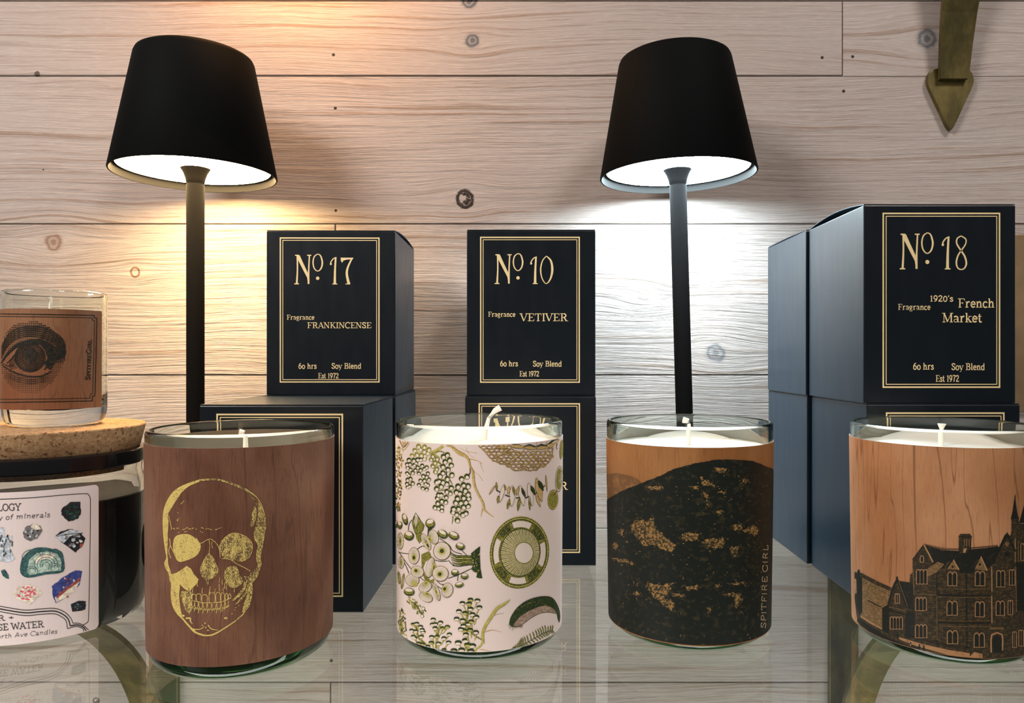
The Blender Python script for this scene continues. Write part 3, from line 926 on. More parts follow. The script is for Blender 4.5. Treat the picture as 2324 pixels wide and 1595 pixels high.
def sleeve(name, V, z0, z1, mat, parent, seg=128, a0=-math.pi, a1=math.pi, thick=0.03):
    """a label wrapped round the vessel, printed side out, pale backing inside"""
    vs, uv, fs, fm = [], [], [], []
    full = abs(a1 - a0 - 2 * math.pi) < 1e-6
    n = seg
    for i in range(n + 1):
        a = a0 + (a1 - a0) * i / n
        for z, off in ((z0, .008), (z1, .008), (z1, .008 + thick), (z0, .008 + thick)):
            vs.append(V.at(a, z, off)); uv.append((a * V.rad(z), z))
    for i in range(n):
        s, e = i * 4, i * 4 + 4
        fs += [(s + 3, e + 3, e + 2, s + 2), (s, s + 1, e + 1, e), (s + 1, s + 2, e + 2, e + 1), (s, e, e + 3, s + 3)]
        fm += [0, 1, 1, 1]
    if not full:
        fs += [(0, 3, 2, 1), (n * 4, n * 4 + 1, n * 4 + 2, n * 4 + 3)]; fm += [1, 1]
    return link(name, vs, fs, [mat, M['paper_back_dark'] if mat == M['walnut'] else M['paper_back']], parent, fm=fm, smooth=30, uvs=uv)


def tumbler(V, t, thick_base=1.0, wall=0.18, mat=None):
    r0, r1, H = V.r0, V.r1, V.H
    R = lambda z: V.rad(z)
    k = r0 / 4.0
    prof = [(0, .10), (2.7 * k, .10), (2.95 * k, 0), (r0 - .72 * k, 0), (r0 - .40 * k, .10), (r0 - .16 * k, .32), (r0 - .05 * k, .6), (R(.9), .9), (R(1.4), 1.4), (R(H / 2), H / 2), (R(H - .5), H - .5),
            (R(H - .14), H - .14), (r1 - .025, H - .06), (r1 - .08, H - .01), (r1 - .13, H), (r1 - .19, H - .02), (r1 - wall, H - .09), (R(H - .5) - wall, H - .5), (R(H / 2) - wall, H / 2), (R(thick_base + .9) - wall, thick_base + .9),
            (R(thick_base + .5) - wall, thick_base + .5), (r0 - wall - .25, thick_base + .12), (r0 - wall - .8, thick_base), (0, thick_base - .04)]
    return lathe('tumbler', prof, mat or M['glass'], t, 128, 35)


def wax_body(V, t, zt, thick_base=1.0, wall=0.18):
    R = lambda z: V.rad(z) - wall + .02
    r0 = V.r0
    return lathe('wax', [(0, thick_base - .06), (r0 - wall - .78, thick_base - .03), (r0 - wall - .22, thick_base + .09), (R(thick_base + .5), thick_base + .5), (R(zt), zt), (R(zt) - .05, zt + .035), (R(zt) - .25, zt), (0, zt)], M['wax'], t, 96, 50)


def wick(t, pts, r=.11):
    bm = bmesh.new()
    vs = []
    n = 10
    P = [Vector(p) for p in pts]
    rings = []
    for i, p in enumerate(P):
        d = (P[min(i + 1, len(P) - 1)] - P[max(i - 1, 0)]).normalized()
        a = d.orthogonal().normalized(); b = d.cross(a)
        rr = r * (1.0 + .22 * math.sin(i * 2.4)) * (1.5 if i == len(P) - 1 else 1)
        rings.append([bm.verts.new(p + (a * math.cos(2 * math.pi * k / n) + b * math.sin(2 * math.pi * k / n)) * rr) for k in range(n)])
    for A, B in zip(rings, rings[1:]):
        for k in range(n): bm.faces.new((A[k], A[(k + 1) % n], B[(k + 1) % n], B[k]))
    bm.faces.new(rings[0][::-1]); bm.faces.new(rings[-1])
    return from_bm('wick', bm, M['wick'], t, 60)


def candle(name, label, V, wrap_mat, wz0, wz1, wax_z, wick_pts, base=1.0):
    t = thing(name, label, 'candle', V.xc, V.dc, V.h0, 'glass candles in a row along the shelf')
    tumbler(V, t, base)
    wax_body(V, t, wax_z, base)
    sl = sleeve('label_sleeve', V, wz0, wz1, wrap_mat, t)
    wick(t, wick_pts)
    return t, sl


VS = Vessel(-13.4, 34.6, 0, 3.97, 4.05, 10.27)
VG = Vessel(-2.6, 36.55, 0, 3.95, 4.02, 10.43)
VF = Vessel(7.78, 37.6, 0, 3.93, 4.07, 10.31)
VC = Vessel(19.62, 36.02, 0, 3.92, 4.06, 10.3)
t_s, sl_s = candle('glass_candle', 'walnut-wrapped glass candle with a gold foil skull', VS, M['walnut'], .80, 9.74, 8.6, [(.1, 0, 8.5), (.12, 0, 9.2), (.1, .02, 9.8), (.0, .05, 9.95), (-.18, .0, 9.98)])
t_g, sl_g = candle('glass_candle', 'pink paper glass candle printed with green sea plants', VG, M['paper'], .63, 9.66, 9.45, [(.25, -.3, 9.3), (.3, -.3, 9.9), (.45, -.25, 10.5), (.75, -.2, 10.85), (1.0, -.2, 11.0)])
t_f, sl_f = candle('glass_candle', 'amber wood glass candle with a dark forested mountain', VF, M['alder'], .47, 9.4, 9.05, [(0, 0, 8.9), (.02, 0, 9.5), (.05, 0, 10.1), (-.02, 0, 10.25), (-.25, 0, 10.3)])
t_c, sl_c = candle('glass_candle', 'cherry wood glass candle with a dark gothic castle print', VC, M['cherry'], .55, 9.57, 9.19, [(0, 0, 9.0), (.0, 0, 9.6), (.02, 0, 10.0), (.03, 0, 10.25)])

# ------------------------------------------------------------------ black-wax jar with cork lid and the small eye candle on it
VJ = Vessel(-25.3, 38.95, 0, 4.6, 4.6, 8.7)
t_j = thing('candle_jar', 'wide glass jar of black wax with cork lid and minerals label', 'jar', VJ.xc, VJ.dc, 0)
lathe('jar_glass', [(0, .12), (3.5, .12), (3.7, 0), (4.05, 0), (4.4, .15), (4.57, .55), (4.6, 1.0), (4.6, 6.75), (4.57, 7.0), (4.46, 7.3), (4.42, 7.55), (4.47, 7.8), (4.5, 7.92),
                    (4.2, 7.92), (4.16, 7.55), (4.2, 7.3), (4.33, 6.9), (4.36, 6.5), (4.36, .7), (4.2, .36), (0, .28)], M['glass_clear'], t_j, 128, 35)
lathe('wax', [(0, .26), (4.22, .34), (4.38, .7), (4.385, 6.3), (4.3, 6.36), (4.1, 6.3), (0, 6.3)], M['wax_black'], t_j, 96, 50)
lathe('gasket', [(3.6, 7.93), (4.58, 7.93), (4.66, 8.0), (4.68, 8.3), (4.64, 8.62), (4.5, 8.7), (3.6, 8.7)], M['ring_black'], t_j, 128, 40, closed=True)
lathe('cork_lid', [(0, 7.6), (3.5, 7.6), (3.56, 8.68), (4.30, 8.70), (4.34, 8.76), (4.60, 9.84), (4.57, 9.9), (4.48, 9.92), (0, 9.92)], M['cork'], t_j, 128, 40)

VE = Vessel(-24.95, 39.15, 9.93, 2.36, 2.38, 6.9)
t_e = thing('glass_candle', 'small clear glass candle with an engraved eye, on the cork lid', 'candle', VE.xc, VE.dc, VE.h0, 'glass candles in a row along the shelf')
tumbler(VE, t_e, .85, .15, M['glass_clear'])


# ------------------------------------------------------------------ printed artwork on the labels
RND = random.Random(11)
K = {}
K['gold'] = mat_gold('skull_gold', 0.37, (0.16, 0.08, 0.035), 4200)
K['gold_worn'] = mat_gold('skull_gold_worn', 0.475, (0.13, 0.07, 0.03), 4200)
K['dkgreen'] = mat_ink('ink_dark_green', (0.018, 0.034, 0.010), (0.05, 0.075, 0.018))
K['olive'] = mat_ink('ink_olive', (0.16, 0.155, 0.025), (0.30, 0.28, 0.05))
K['yolive'] = mat_ink('ink_yellow_olive', (0.44, 0.38, 0.075), (0.56, 0.48, 0.14))
K['tan'] = mat_ink('ink_tan', (0.55, 0.36, 0.11), (0.66, 0.47, 0.20))
K['line'] = mat_ink('ink_brown_line', (0.10, 0.055, 0.012), (0.20, 0.11, 0.03))
K['pale'] = mat_ink('ink_pale', (0.80, 0.68, 0.57), (0.82, 0.70, 0.60))
K['polive'] = mat_ink('ink_pale_olive', (0.56, 0.48, 0.22), (0.66, 0.56, 0.32))
K['belly'] = mat_ink('ink_mauve_brown', (0.30, 0.20, 0.14), (0.48, 0.34, 0.26))


# ---- the skull
def skull_print():
    ink = Ink(5)
    A = lambda p: (360 + p[0] / 7.977, 1070 + p[1] / 7.977)
    B = lambda p: (360 + p[0] / 7.977, 1260 + p[1] / 7.977)
    q = 1 / 7.977
    left_out = [A(p) for p in [(750, 140), (560, 200), (380, 280), (260, 380), (170, 520), (110, 680), (90, 850), (95, 1050), (110, 1250), (140, 1450), (155, 1560)]] + \
               [B(p) for p in [(120, 130), (140, 230), (190, 310), (215, 440), (240, 530), (235, 700), (250, 850), (290, 960), (350, 1060), (430, 1140), (540, 1270), (640, 1380), (720, 1425), (800, 1445)]]
    left_in = [B(p) for p in [(800, 1415), (720, 1390), (660, 1335), (600, 1290), (520, 1200), (450, 1110), (430, 1040), (405, 900), (385, 700), (400, 560), (370, 430), (250, 340), (235, 290), (205, 200), (185, 110), (185, 40)]] + \
              [A(p) for p in [(175, 1500), (180, 1300), (185, 1100), (195, 900), (190, 760), (230, 690), (300, 570), (380, 450), (420, 390), (500, 310), (600, 240), (750, 178)]]
    ink.poly(catmull(left_out + left_in, 3, True), 0)
    ink.stroke([A(p) for p in [(740, 158), (900, 140), (1050, 140), (1200, 172), (1350, 225), (1500, 285), (1630, 355)]], [4.5, 4.6, 4.4, 4.2, 4.6, 5.4, 5.0], 1, 0, smooth=5)
    ink.stroke([A(p) for p in [(1620, 350), (1750, 440), (1840, 560), (1890, 690), (1930, 850)]], [4, 2.2, 1.4, 1.4, 2], 0, 0, smooth=5)
    ink.stroke([A(p) for p in [(1640, 400), (1720, 500), (1790, 640)]], [2.5, 2, 1.5], 1, 0, smooth=4)
    right = [A(p) for p in [(1800, 540), (1850, 600), (1900, 720), (1930, 850), (1942, 1000), (1920, 1100), (1900, 1250), (1870, 1400), (1845, 1560)]] + \
            [B(p) for p in [(1840, 60), (1862, 150), (1830, 250), (1790, 380), (1700, 490), (1700, 650), (1680, 800), (1640, 920), (1540, 1055), (1515, 1010), (1540, 880), (1600, 700), (1610, 500), (1560, 420), (1540, 370), (1640, 380), (1660, 310), (1775, 220), (1790, 150), (1755, 60)]] + \
            [A(p) for p in [(1765, 1480), (1790, 1320), (1730, 1230), (1720, 1120), (1745, 1000), (1790, 850), (1800, 700)]]
    ink.poly(right, 1)
    ink.poly([A(p) for p in [(1700, 650), (1740, 610), (1775, 700), (1760, 850), (1715, 980), (1690, 1020), (1658, 980), (1680, 850)]], 1)
    ink.stroke([B(p) for p in [(1575, 470), (1540, 600), (1440, 730), (1340, 810)]], [6, 7, 7, 3], 1, 0, smooth=5)
    ink.stroke([B(p) for p in [(1625, 520), (1570, 680), (1480, 800), (1395, 880)]], [3, 5, 5, 2], 1, 0, smooth=5)
    ink.stroke([B(p) for p in [(1540, 1050), (1450, 1130), (1350, 1210), (1200, 1310), (1050, 1400), (930, 1442), (790, 1435)]], [2.6, 2.6, 2.8, 3.0, 3.4, 3.6, 3.4], 0, 0, smooth=5)
    # sockets, nose, cheeks
    ink.poly(catmull([A(p) for p in [(300, 1200), (350, 1150), (450, 1125), (560, 1130), (650, 1180), (725, 1250), (770, 1320), (760, 1420), (700, 1510), (600, 1570), (480, 1615), (380, 1625), (320, 1540), (280, 1400), (278, 1280)]], 3, True), 0)
    ink.poly(catmull([A(p) for p in [(1190, 1200), (1300, 1120), (1400, 1108), (1540, 1150), (1640, 1220), (1692, 1300), (1692, 1420), (1650, 1530), (1560, 1605), (1480, 1625), (1350, 1600), (1200, 1560), (1130, 1480), (1100, 1380), (1130, 1270)]], 3, True), 1)
    ink.stroke([A(p) for p in [(1190, 1200), (1300, 1120), (1400, 1108), (1540, 1150), (1640, 1220), (1692, 1300), (1692, 1420), (1650, 1530), (1560, 1605)]], 1.1, 0, 0.5, smooth=4)
    ink.poly(catmull([B(p) for p in [(880, -10), (830, 70), (770, 200), (765, 290), (790, 370), (850, 430), (880, 510), (900, 550), (915, 500), (930, 440), (1010, 390), (1070, 330), (1087, 240), (1050, 150), (1010, 60), (965, -10), (920, -40)]], 3, True), 1)
    ink.poly([B(p) for p in [(250, 335), (340, 310), (370, 290), (450, 240), (520, 185), (600, 240), (650, 330), (735, 430), (690, 520), (610, 600), (575, 660), (480, 600), (400, 520), (370, 430)]], 0)
    ink.poly(catmull([B(p) for p in [(1220, 240), (1280, 200), (1380, 190), (1440, 240), (1470, 350), (1525, 430), (1510, 500), (1420, 570), (1330, 580), (1240, 520), (1200, 430), (1190, 330)]], 3, True), 1)
    ink.poly([B(p) for p in [(430, 640), (600, 650), (640, 700), (600, 800), (620, 900), (600, 960), (575, 1060), (500, 990), (450, 850), (410, 720)]], 1)
    # brow dashes
    for x, y in [(280, 1020), (300, 1035), (350, 1022), (372, 1018), (455, 1045), (480, 1038), (510, 1020), (535, 1012), (560, 1030), (585, 1035), (620, 1025), (645, 1015), (688, 1038), (790, 1010), (812, 1018), (870, 1035), (905, 1025), (940, 1040), (965, 1048), (1040, 1045), (1060, 1040), (1100, 1022), (1140, 1012), (490, 1085), (520, 1080), (375, 1100), (770, 1082), (800, 1098), (420, 578), (440, 560), (465, 535), (365, 740), (350, 870), (375, 850), (360, 885)]:
        p = A((x, y)); ink.disc(p[0], p[1], 1.7, .95, RND.uniform(-.8, .8), 0, 0, 7)
    W = lambda pts, w, f=A, m=0: ink.stroke([f(p) for p in pts], w, m, 0.5, smooth=4)
    W([(690, 1190), (740, 1270), (790, 1290), (850, 1250), (930, 1215), (1000, 1245), (1070, 1320), (1110, 1420), (1120, 1550)], 1.4)
    W([(920, 1230), (932, 1330), (930, 1400), (920, 1500)], 1.2); W([(980, 1260), (970, 1310), (988, 1380)], 1.1)
    W([(200, 800), (235, 950), (250, 1050)], 1.2); W([(230, 1330), (300, 1480), (350, 1600)], 1.6)
    W([(210, 1200), (230, 1320), (200, 1440), (240, 1560)], 1.6)
    W([(1150, 50), (1300, 70), (1420, 150), (1550, 215), (1660, 280)], 1.5, B)
    # teeth
    tops = [(615, 690), (692, 782), (790, 892), (918, 1030), (1042, 1124), (1132, 1200), (1208, 1258), (1264, 1312)]
    for i, (a, b) in enumerate(tops):
        y0 = 665 + 25 * (i == 2) + 8 * abs(i - 4); y1 = [800, 820, 850, 852, 845, 830, 808, 775][i]
        W([(a + 8, y1), (a, (y0 + y1) / 2), (a + 12, y0 + 12), ((a + b) / 2, y0), (b - 12, y0 + 12), (b, (y0 + y1) / 2), (b - 8, y1)], 1.5, B)
    W([(600, 815), (690, 825), (790, 850), (900, 855), (1030, 850), (1130, 838), (1210, 810), (1300, 770)], 1.8, B)
    lows = [(610, 662), (664, 728), (738, 806), (816, 886), (892, 966), (974, 1050), (1058, 1132), (1142, 1202), (1210, 1270)]
    for i, (a, b) in enumerate(lows):
        y0 = [840, 850, 860, 865, 865, 862, 850, 835, 815][i]; y1 = [930, 945, 955, 965, 965, 960, 955, 940, 915][i]
        W([(a, y0), (a + 4, (y0 + y1) / 2), (a + 14, y1 - 6), ((a + b) / 2, y1), (b - 14, y1 - 6), (b - 4, (y0 + y1) / 2), (b, y0)], 1.4, B)
        W([((a + b) / 2 - 40, y1), ((a + b) / 2 - 36, y1 + 40), ((a + b) / 2 - 44, y1 + 90)], [2.2, 1.5, .7], B)
        W([((a + b) / 2 - 30, y1 + 10), ((a + b) / 2, y1 + 22), ((a + b) / 2 + 26, y1 + 8)], 1.3, B)
    for x, y0, y1 in [(800, 580, 690), (940, 555, 700), (925, 640, 790), (1030, 600, 680), (1108, 395, 640), (1180, 570, 650), (1205, 480, 600), (1235, 520, 620), (630, 590, 670), (715, 470, 560), (1160, 420, 520), (1375, 590, 660)]:
        W([(x + 6, y0), (x - 6, (y0 + y1) / 2), (x, y1)], [.9, 1.3, 1.6], B)
    W([(1150, 1010), (1190, 960), (1290, 900)], 1.3, B)
    # chin
    W([(650, 1325), (730, 1335), (800, 1310), (835, 1270)], [2.4, 2, 1.6, .8], B)
    W([(900, 1250), (925, 1290), (980, 1330), (1080, 1345)], [1.5, 1.8, 2, 1.2], B)
    W([(505, 1135), (580, 1130), (590, 1190), (625, 1232)], [4, 3.5, 2.6, 1.2], B)
    for x, y, r in [(850, 1222, 16), (800, 1260, 12), (860, 1300, 14), (912, 1265, 14), (950, 1312, 12), (900, 1350, 16), (460, 1085, 26), (1330, 1050, 12), (1380, 980, 10), (1400, 940, 12), (1450, 900, 10), (1420, 1000, 8)]:
        p = B((x, y)); ink.disc(p[0], p[1], r * q, r * q * .8, 0, 0, 0, 8)
    p = B((1220, 1130)); ink.disc(p[0], p[1], 4.4, 2.4, 0, 0, 0, 10)
    ink.build('skull_print', VS.fn(off=.045), [K['gold'], K['gold_worn']], sl_s)['label'] = 'gold foil skull'


skull_print()


# ---- sea plants
def plant_print():
    ink = Ink(4)
    DK, OL, YO, TN, LN, PL, BE = range(7)
    C = lambda x, y: (890 + x / 7.976, 990 + y / 7.976)
    D = lambda x, y: (890 + x / 7.25, 1150 + y / 7.25)
    E = lambda x, y: (1080 + x / 7.976, 990 + y / 7.976)
    F = lambda x, y: (890 + x / 5.81, 1340 + y / 5.81)
    G = lambda x, y: (880 + x / 2.531, 910 + y / 2.531)

    def st(f, pts, w, m, L=1, sm=5): ink.stroke([f(*p) for p in pts], w, m, L, smooth=sm)

    def grape(f, x, y, r, lite=PL, rim=OL, shade=DK):
        p = f(x, y); a = RND.uniform(-.4, .4); e = RND.uniform(.92, 1.15)
        ink.disc(p[0] - r * .1, p[1] - r * .2, r * 1.16, r * 1.12 * e, a, rim, 1.2, 12)
        ink.disc(p[0], p[1], r, r * e, a, rim, 2, 14)
        ink.disc(p[0] - r * .12, p[1] - r * .25, r * .92, r * .84 * e, a, shade, 2.6, 12)
        ink.disc(p[0] + r * .02, p[1] + r * .22, r * .66, r * .66 * e, a, lite, 3.2, 14)
    # swag and stems
    st(C, [(150, 70), (220, 195), (305, 100)], 1.6, LN); st(C, [(120, 150), (230, 240), (330, 110)], 1.2, YO)
    ink.poly([C(*p) for p in [(190, 95), (270, 100), (240, 170), (210, 175)]], TN, 1)
    st(C, [(930, 168), (870, 215), (780, 262), (720, 290), (640, 310)], [7, 6, 5.5, 5, 3], YO)
    st(C, [(740, 300), (860, 268), (930, 280), (985, 330)], [3.5, 2.6, 2.2, 1.6], OL)
    st(C, [(760, 300), (800, 330), (850, 370)], [4, 4, 2], YO)
    st(C, [(985, 165), (1085, 180), (1200, 280), (1330, 350), (1390, 430), (1412, 530), (1460, 630), (1472, 780), (1500, 920), (1560, 1050), (1630, 1180), (1662, 1310), (1760, 1400), (1840, 1455)],
       [2.5, 5, 8, 7, 5, 4, 5, 5, 4.4, 4.4, 4, 4.2, 2.4, .6], TN)
    st(C, [(1060, 165), (1200, 255), (1340, 335), (1405, 430), (1425, 530), (1480, 640), (1492, 780), (1520, 920), (1580, 1050), (1650, 1180), (1680, 1310)], 1.0, OL, 2)
    st(C, [(1070, 190), (1190, 305), (1300, 360)], 1.6, YO, 2)
    st(C, [(1640, 1300), (1620, 1380), (1605, 1450)], [3, 2, .6], TN); st(C, [(1390, 400), (1530, 430), (1590, 460), (1650, 500)], [1.8, 1.2, .8, .4], TN)
    st(C, [(1590, 460), (1620, 560), (1660, 640)], [.9, .7, .4], TN); st(C, [(1410, 560), (1408, 670), (1330, 715)], [1.2, 2.2, 3], DK, 2)
    st(C, [(1330, 190), (1400, 320), (1490, 385)], .6, TN); st(C, [(1480, 620), (1580, 710), (1640, 800)], .7, TN); st(C, [(1230, 200), (1330, 260), (1420, 280), (1540, 300)], .6, TN)
    for c in [(495, 185), (600, 195), (430, 255), (530, 235), (600, 275), (680, 245), (660, 305), (380, 350), (470, 335), (545, 345), (610, 350), (600, 405), (325, 430), (410, 440), (480, 420), (535, 420), (290, 510), (340, 505), (420, 520), (560, 530), (600, 590), (640, 560), (300, 570), (350, 600), (440, 610), (390, 660), (290, 670), (500, 670), (580, 720), (640, 730), (660, 670), (320, 700), (680, 780), (300, 790), (350, 770), (530, 800), (600, 800), (290, 860), (390, 850), (500, 880), (620, 860), (300, 920), (335, 900), (570, 940), (640, 960), (660, 880), (480, 560), (450, 480), (530, 610)]:
        grape(C, c[0], c[1], 5.0 if c[1] < 460 else 4.3, PL, YO if c[1] < 420 else OL, OL if c[1] < 420 else DK)
    for c in [(750, 360), (830, 410), (720, 420), (790, 480), (850, 500), (750, 540), (820, 590), (800, 640)]:
        grape(C, c[0], c[1], 4.8, YO, OL, OL); p = C(c[0], c[1] + 8); ink.disc(p[0], p[1], 2.6, 3.0, 0, PL, 3.6, 10)
    for c in [(940, 370), (1010, 335), (970, 460), (1050, 430), (1080, 520), (930, 550), (1020, 600), (930, 660), (880, 720), (1090, 700), (1010, 770), (860, 810), (930, 830), (1000, 860), (820, 830), (900, 905), (820, 950), (1080, 930), (1000, 1000), (1060, 1030), (850, 1060), (900, 1060), (830, 1120), (990, 1100), (910, 1170), (840, 1210), (980, 1190), (910, 1270), (850, 1300), (910, 1340), (790, 1290)]:
        grape(C, c[0], c[1], 5.6 if c[1] < 960 else 5.0)
    for c in [(1360, 730), (1265, 770), (1300, 880), (1380, 900), (1200, 910), (1330, 980), (1230, 1030), (1380, 1050), (1170, 1010), (1190, 1120), (1300, 1110), (1390, 1120), (1160, 1200), (1250, 1200), (1340, 1190), (1380, 1260), (1300, 1280), (1210, 1310), (1120, 1310), (1175, 1410), (1110, 1370), (1285, 1420), (1340, 1390), (1190, 1520)]:
        grape(C, c[0], c[1], 5.8)
    st(C, [(1105, 1440), (1100, 1520), (1090, 1580)], [2.5, 2, .6], OL); st(C, [(1010, 560), (990, 700), (1060, 800), (1100, 870)], [1.6, 2.4, 2, .6], DK, 2)
    st(C, [(1300, 820), (1290, 960), (1270, 1150), (1320, 1270)], [1.5, 2.4, 2.4, 1.2], DK, 1.5); st(C, [(860, 980), (960, 960), (1120, 920)], [1.4, 2.2, .8], OL, 2)
    # leafy column at the left edge
    for i in range(150):
        y = RND.uniform(190, 1340); x = RND.uniform(85, 215 if y < 620 else 190) - (0 if y < 1050 else 30)
        p = C(x, y); ink.disc(p[0], p[1], 2.6, 1.2, RND.uniform(.8, 2.2), [YO, LN, TN, OL][i % 4] if y < 600 else [LN, OL, TN, DK][i % 4], 1 + .3 * (i % 4), 8)
    # net basket
    bound = [(50, 165), (180, 290), (250, 380), (400, 470), (580, 520), (660, 600), (760, 612), (860, 570), (950, 618), (1080, 590), (1180, 540), (1290, 480), (1350, 380), (1385, 200), (1300, 130), (700, 160)]
    cen = (760, 280)

    def inb(x, y):
        c = False
        for i in range(len(bound)):
            (x1, y1), (x2, y2) = bound[i], bound[i - 1]
            if (y1 > y) != (y2 > y) and x < (x2 - x1) * (y - y1) / (y2 - y1) + x1: c = not c
        return c
    for r in range(8):
        y = 190 + r * 56
        for k in range(17):
            x = 60 + k * 88 + (44 if r % 2 else 0)
            if inb(x, y) and not (640 < x < 1260 and y < 290):
                p = E(x + RND.uniform(-8, 8), y + RND.uniform(-6, 6))
                ink.ring(p[0], p[1], 6.0 + RND.uniform(-.6, .8), 3.9 + RND.uniform(-.5, .6), 1.5, TN, 2, 16, RND.uniform(-.3, .3))
                ink.ring(p[0], p[1] + .4, 5.2, 3.3, .8, LN, 2.4, 16, RND.uniform(-.3, .3))
    for pts in [[(630, 190), (540, 265), (440, 330), (350, 370)], [(860, 230), (800, 310), (740, 370), (650, 440), (560, 480)], [(1075, 240), (1050, 320), (1000, 400), (930, 480), (865, 545)], [(1240, 240), (1220, 330), (1170, 440), (1110, 555)],
                [(540, 265), (640, 350), (720, 430), (865, 545)], [(700, 250), (800, 320), (900, 420), (1000, 510), (1110, 555)], [(200, 260), (330, 340), (450, 430), (590, 490)], [(900, 400), (960, 330), (1020, 310), (1080, 400), (1180, 450)], [(1230, 320), (1350, 350)], [(330, 200), (460, 220), (560, 290), (640, 330)]]:
        st(E, pts, 2.2, TN, 2.6); st(E, [(x + 10, y + 6) for x, y in pts], .8, LN, 3)
    st(E, bound[:14], 2.4, TN, 2.6, 3); st(E, bound[:14], .9, LN, 3, 3)
    for x, y, a, b in [(745, 182, 120, 34), (965, 208, 112, 32), (1170, 205, 92, 34), (1330, 165, 64, 38), (480, 190, 90, 18)]:
        p = E(x, y); ink.disc(p[0], p[1], a / 7.976, b / 7.976, -.12 if x > 1100 else .08, LN, 3, 20); ink.disc(p[0], p[1], a / 8.6, b / 10, -.12 if x > 1100 else .08, TN, 3.5, 20)
    st(E, [(640, 140), (760, 150), (860, 178), (960, 150), (1070, 180), (1160, 150), (1260, 160), (1340, 105), (1400, 60), (1470, 40)], [1, 2.2, 1.4, 3, 1.6, 3, 2.4, 4, 4.4, 3], DK, 3.4)
    st(E, [(1385, 140), (1450, 100), (1490, 50)], [4, 4, 3], TN, 3); st(E, [(1455, 130), (1440, 200), (1455, 230)], [2, 1, 1.6], LN, 3)
    for x, y in [(1090, 100), (1180, 95), (1270, 80), (880, 140)]: st(E, [(x, y), (x - 6, y + 60)], 1.3, TN, 2, 0)

    # row of winged seeds
    def leaf(t, b, w, m, L=2, rim=LN):
        t, b = Vector(t), Vector(b); d = (b - t); n = Vector((-d.y, d.x)).normalized() * w / 2
        pts = [t, t + d * .25 + n * .8, t + d * .5 + n, t + d * .78 + n * .6, b, t + d * .78 - n * .6, t + d * .5 - n, t + d * .25 - n * .8]
        pts = catmull([E(p.x, p.y) for p in pts], 3, True)
        ink.poly(pts, m, L); ink.stroke(pts, .7, rim, L + .4, closed=True)
    for a in [((505, 865), (425, 1190), 70, PL), ((655, 885), (640, 1265), 100, PL), ((790, 885), (855, 1255), 105, PL), ((940, 838), (1010, 1255), 100, PL), ((1080, 750), (1180, 1180), 115, TN), ((1250, 700), (1275, 995), 26, TN),
              ((600, 900), (575, 1040), 50, TN), ((770, 900), (730, 1060), 50, TN), ((405, 1070), (390, 1205), 46, OL), ((605, 1130), (560, 1312), 52, OL), ((785, 1100), (750, 1345), 56, OL), ((965, 1090), (965, 1332), 42, OL), ((1075, 1060), (1155, 1275), 50, TN), ((340, 890), (235, 1050), 26, TN), ((365, 825), (372, 985), 34, OL)]: leaf(*a)
    for a in [((510, 870), (530, 965), 32, OL), ((662, 905), (695, 1065), 46, OL), ((815, 925), (890, 1115), 52, DK), ((980, 890), (1062, 1060), 66, DK), ((1115, 795), (1205, 985), 80, DK)]: leaf(*a, L=3)
    for p in [[(368, 970), (440, 1005)], [(522, 1055), (612, 1085)], [(718, 1112), (786, 1098)], [(898, 1108), (955, 1078)], [(1055, 1045), (1092, 1008)], [(1195, 925), (1240, 880)]]: st(E, p, [3, 1.6], DK, 4, 0)
    for x, y, a, b in [(1490, 770, 68, 232), (1380, 1145, 96, 182), (1532, 235, 32, 175)]:
        p = E(x, y); ink.disc(p[0], p[1], a / 7.976, b / 7.976, .06, LN, 1.5, 22); ink.disc(p[0], p[1], a / 8.5, b / 8.4, .06, PL if a > 60 and x > 1400 else YO, 2, 22); ink.disc(p[0], p[1], a / 10, b / 9.4, .06, OL, 2.4, 22)
        for k in range(14):
            yy = y - b * .8 + k * b * 1.6 / 13; st(E, [(x - a * .6, yy - 20), (x, yy), (x + a * .6, yy - 24)], .6, YO, 3, 0)
    st(E, [(1380, 1070), (1450, 985)], 1.4, LN, 4, 0)

    # the ring diatom
    cx, cy = G(754, 868); rx, ry, rt = 168 / 2.531, 207 / 2.531, .12

    def rp(k, deg): a = math.radians(deg); u, v = rx * k * math.cos(a), ry * k * math.sin(a); return (cx + u * math.cos(rt) - v * math.sin(rt), cy + u * math.sin(rt) + v * math.cos(rt))
    ink.disc(cx, cy, rx, ry, rt, OL, 1, 60)
    ink.disc(cx, cy, rx * .965, ry * .965, rt, YO, 1.4, 60)
    ink.disc(cx, cy, rx * .93, ry * .93, rt, DK, 1.8, 60)
    ink.disc(cx, cy, rx * .905, ry * .905, rt, OL, 2.1, 60)
    for i in range(72):
        p = rp(.965, i * 5); ink.disc(p[0], p[1], 1.1, 1.1, 0, DK, 2.2, 7)
    for a0, a1, dark in [(-118, -68, 0), (-66, -30, 1), (-28, 24, 0), (26, 62, 1), (64, 108, 0), (112, 146, 1), (150, 204, 0), (206, 240, 1)]:
        pts = [rp(.885, a0 + 2 + (a1 - a0 - 4) * i / 12) for i in range(13)] + [rp(.70, a1 - 3 - (a1 - a0 - 6) * i / 12) for i in range(13)]
        ink.poly(pts, DK if dark else PL, 2.6); ink.stroke(pts, .9, LN, 3, closed=True)
        if dark:
            for k in range(11):
                d = a0 + 3 + (a1 - a0 - 6) * k / 10; ink.stroke([rp(.72 + .05 * (k % 2), d), rp(.87, d)], .8, YO, 3.2) if k % 3 == 0 else ink.stroke([rp(.72, d), rp(.87, d)], .7, OL, 3.2)
    ink.disc(cx + 1, cy, rx * .67, ry * .67, rt, DK, 2.8, 50); ink.disc(cx + 1, cy, rx * .645, ry * .645, rt, 7, 3.2, 50)
    hx, hy = G(778, 870)
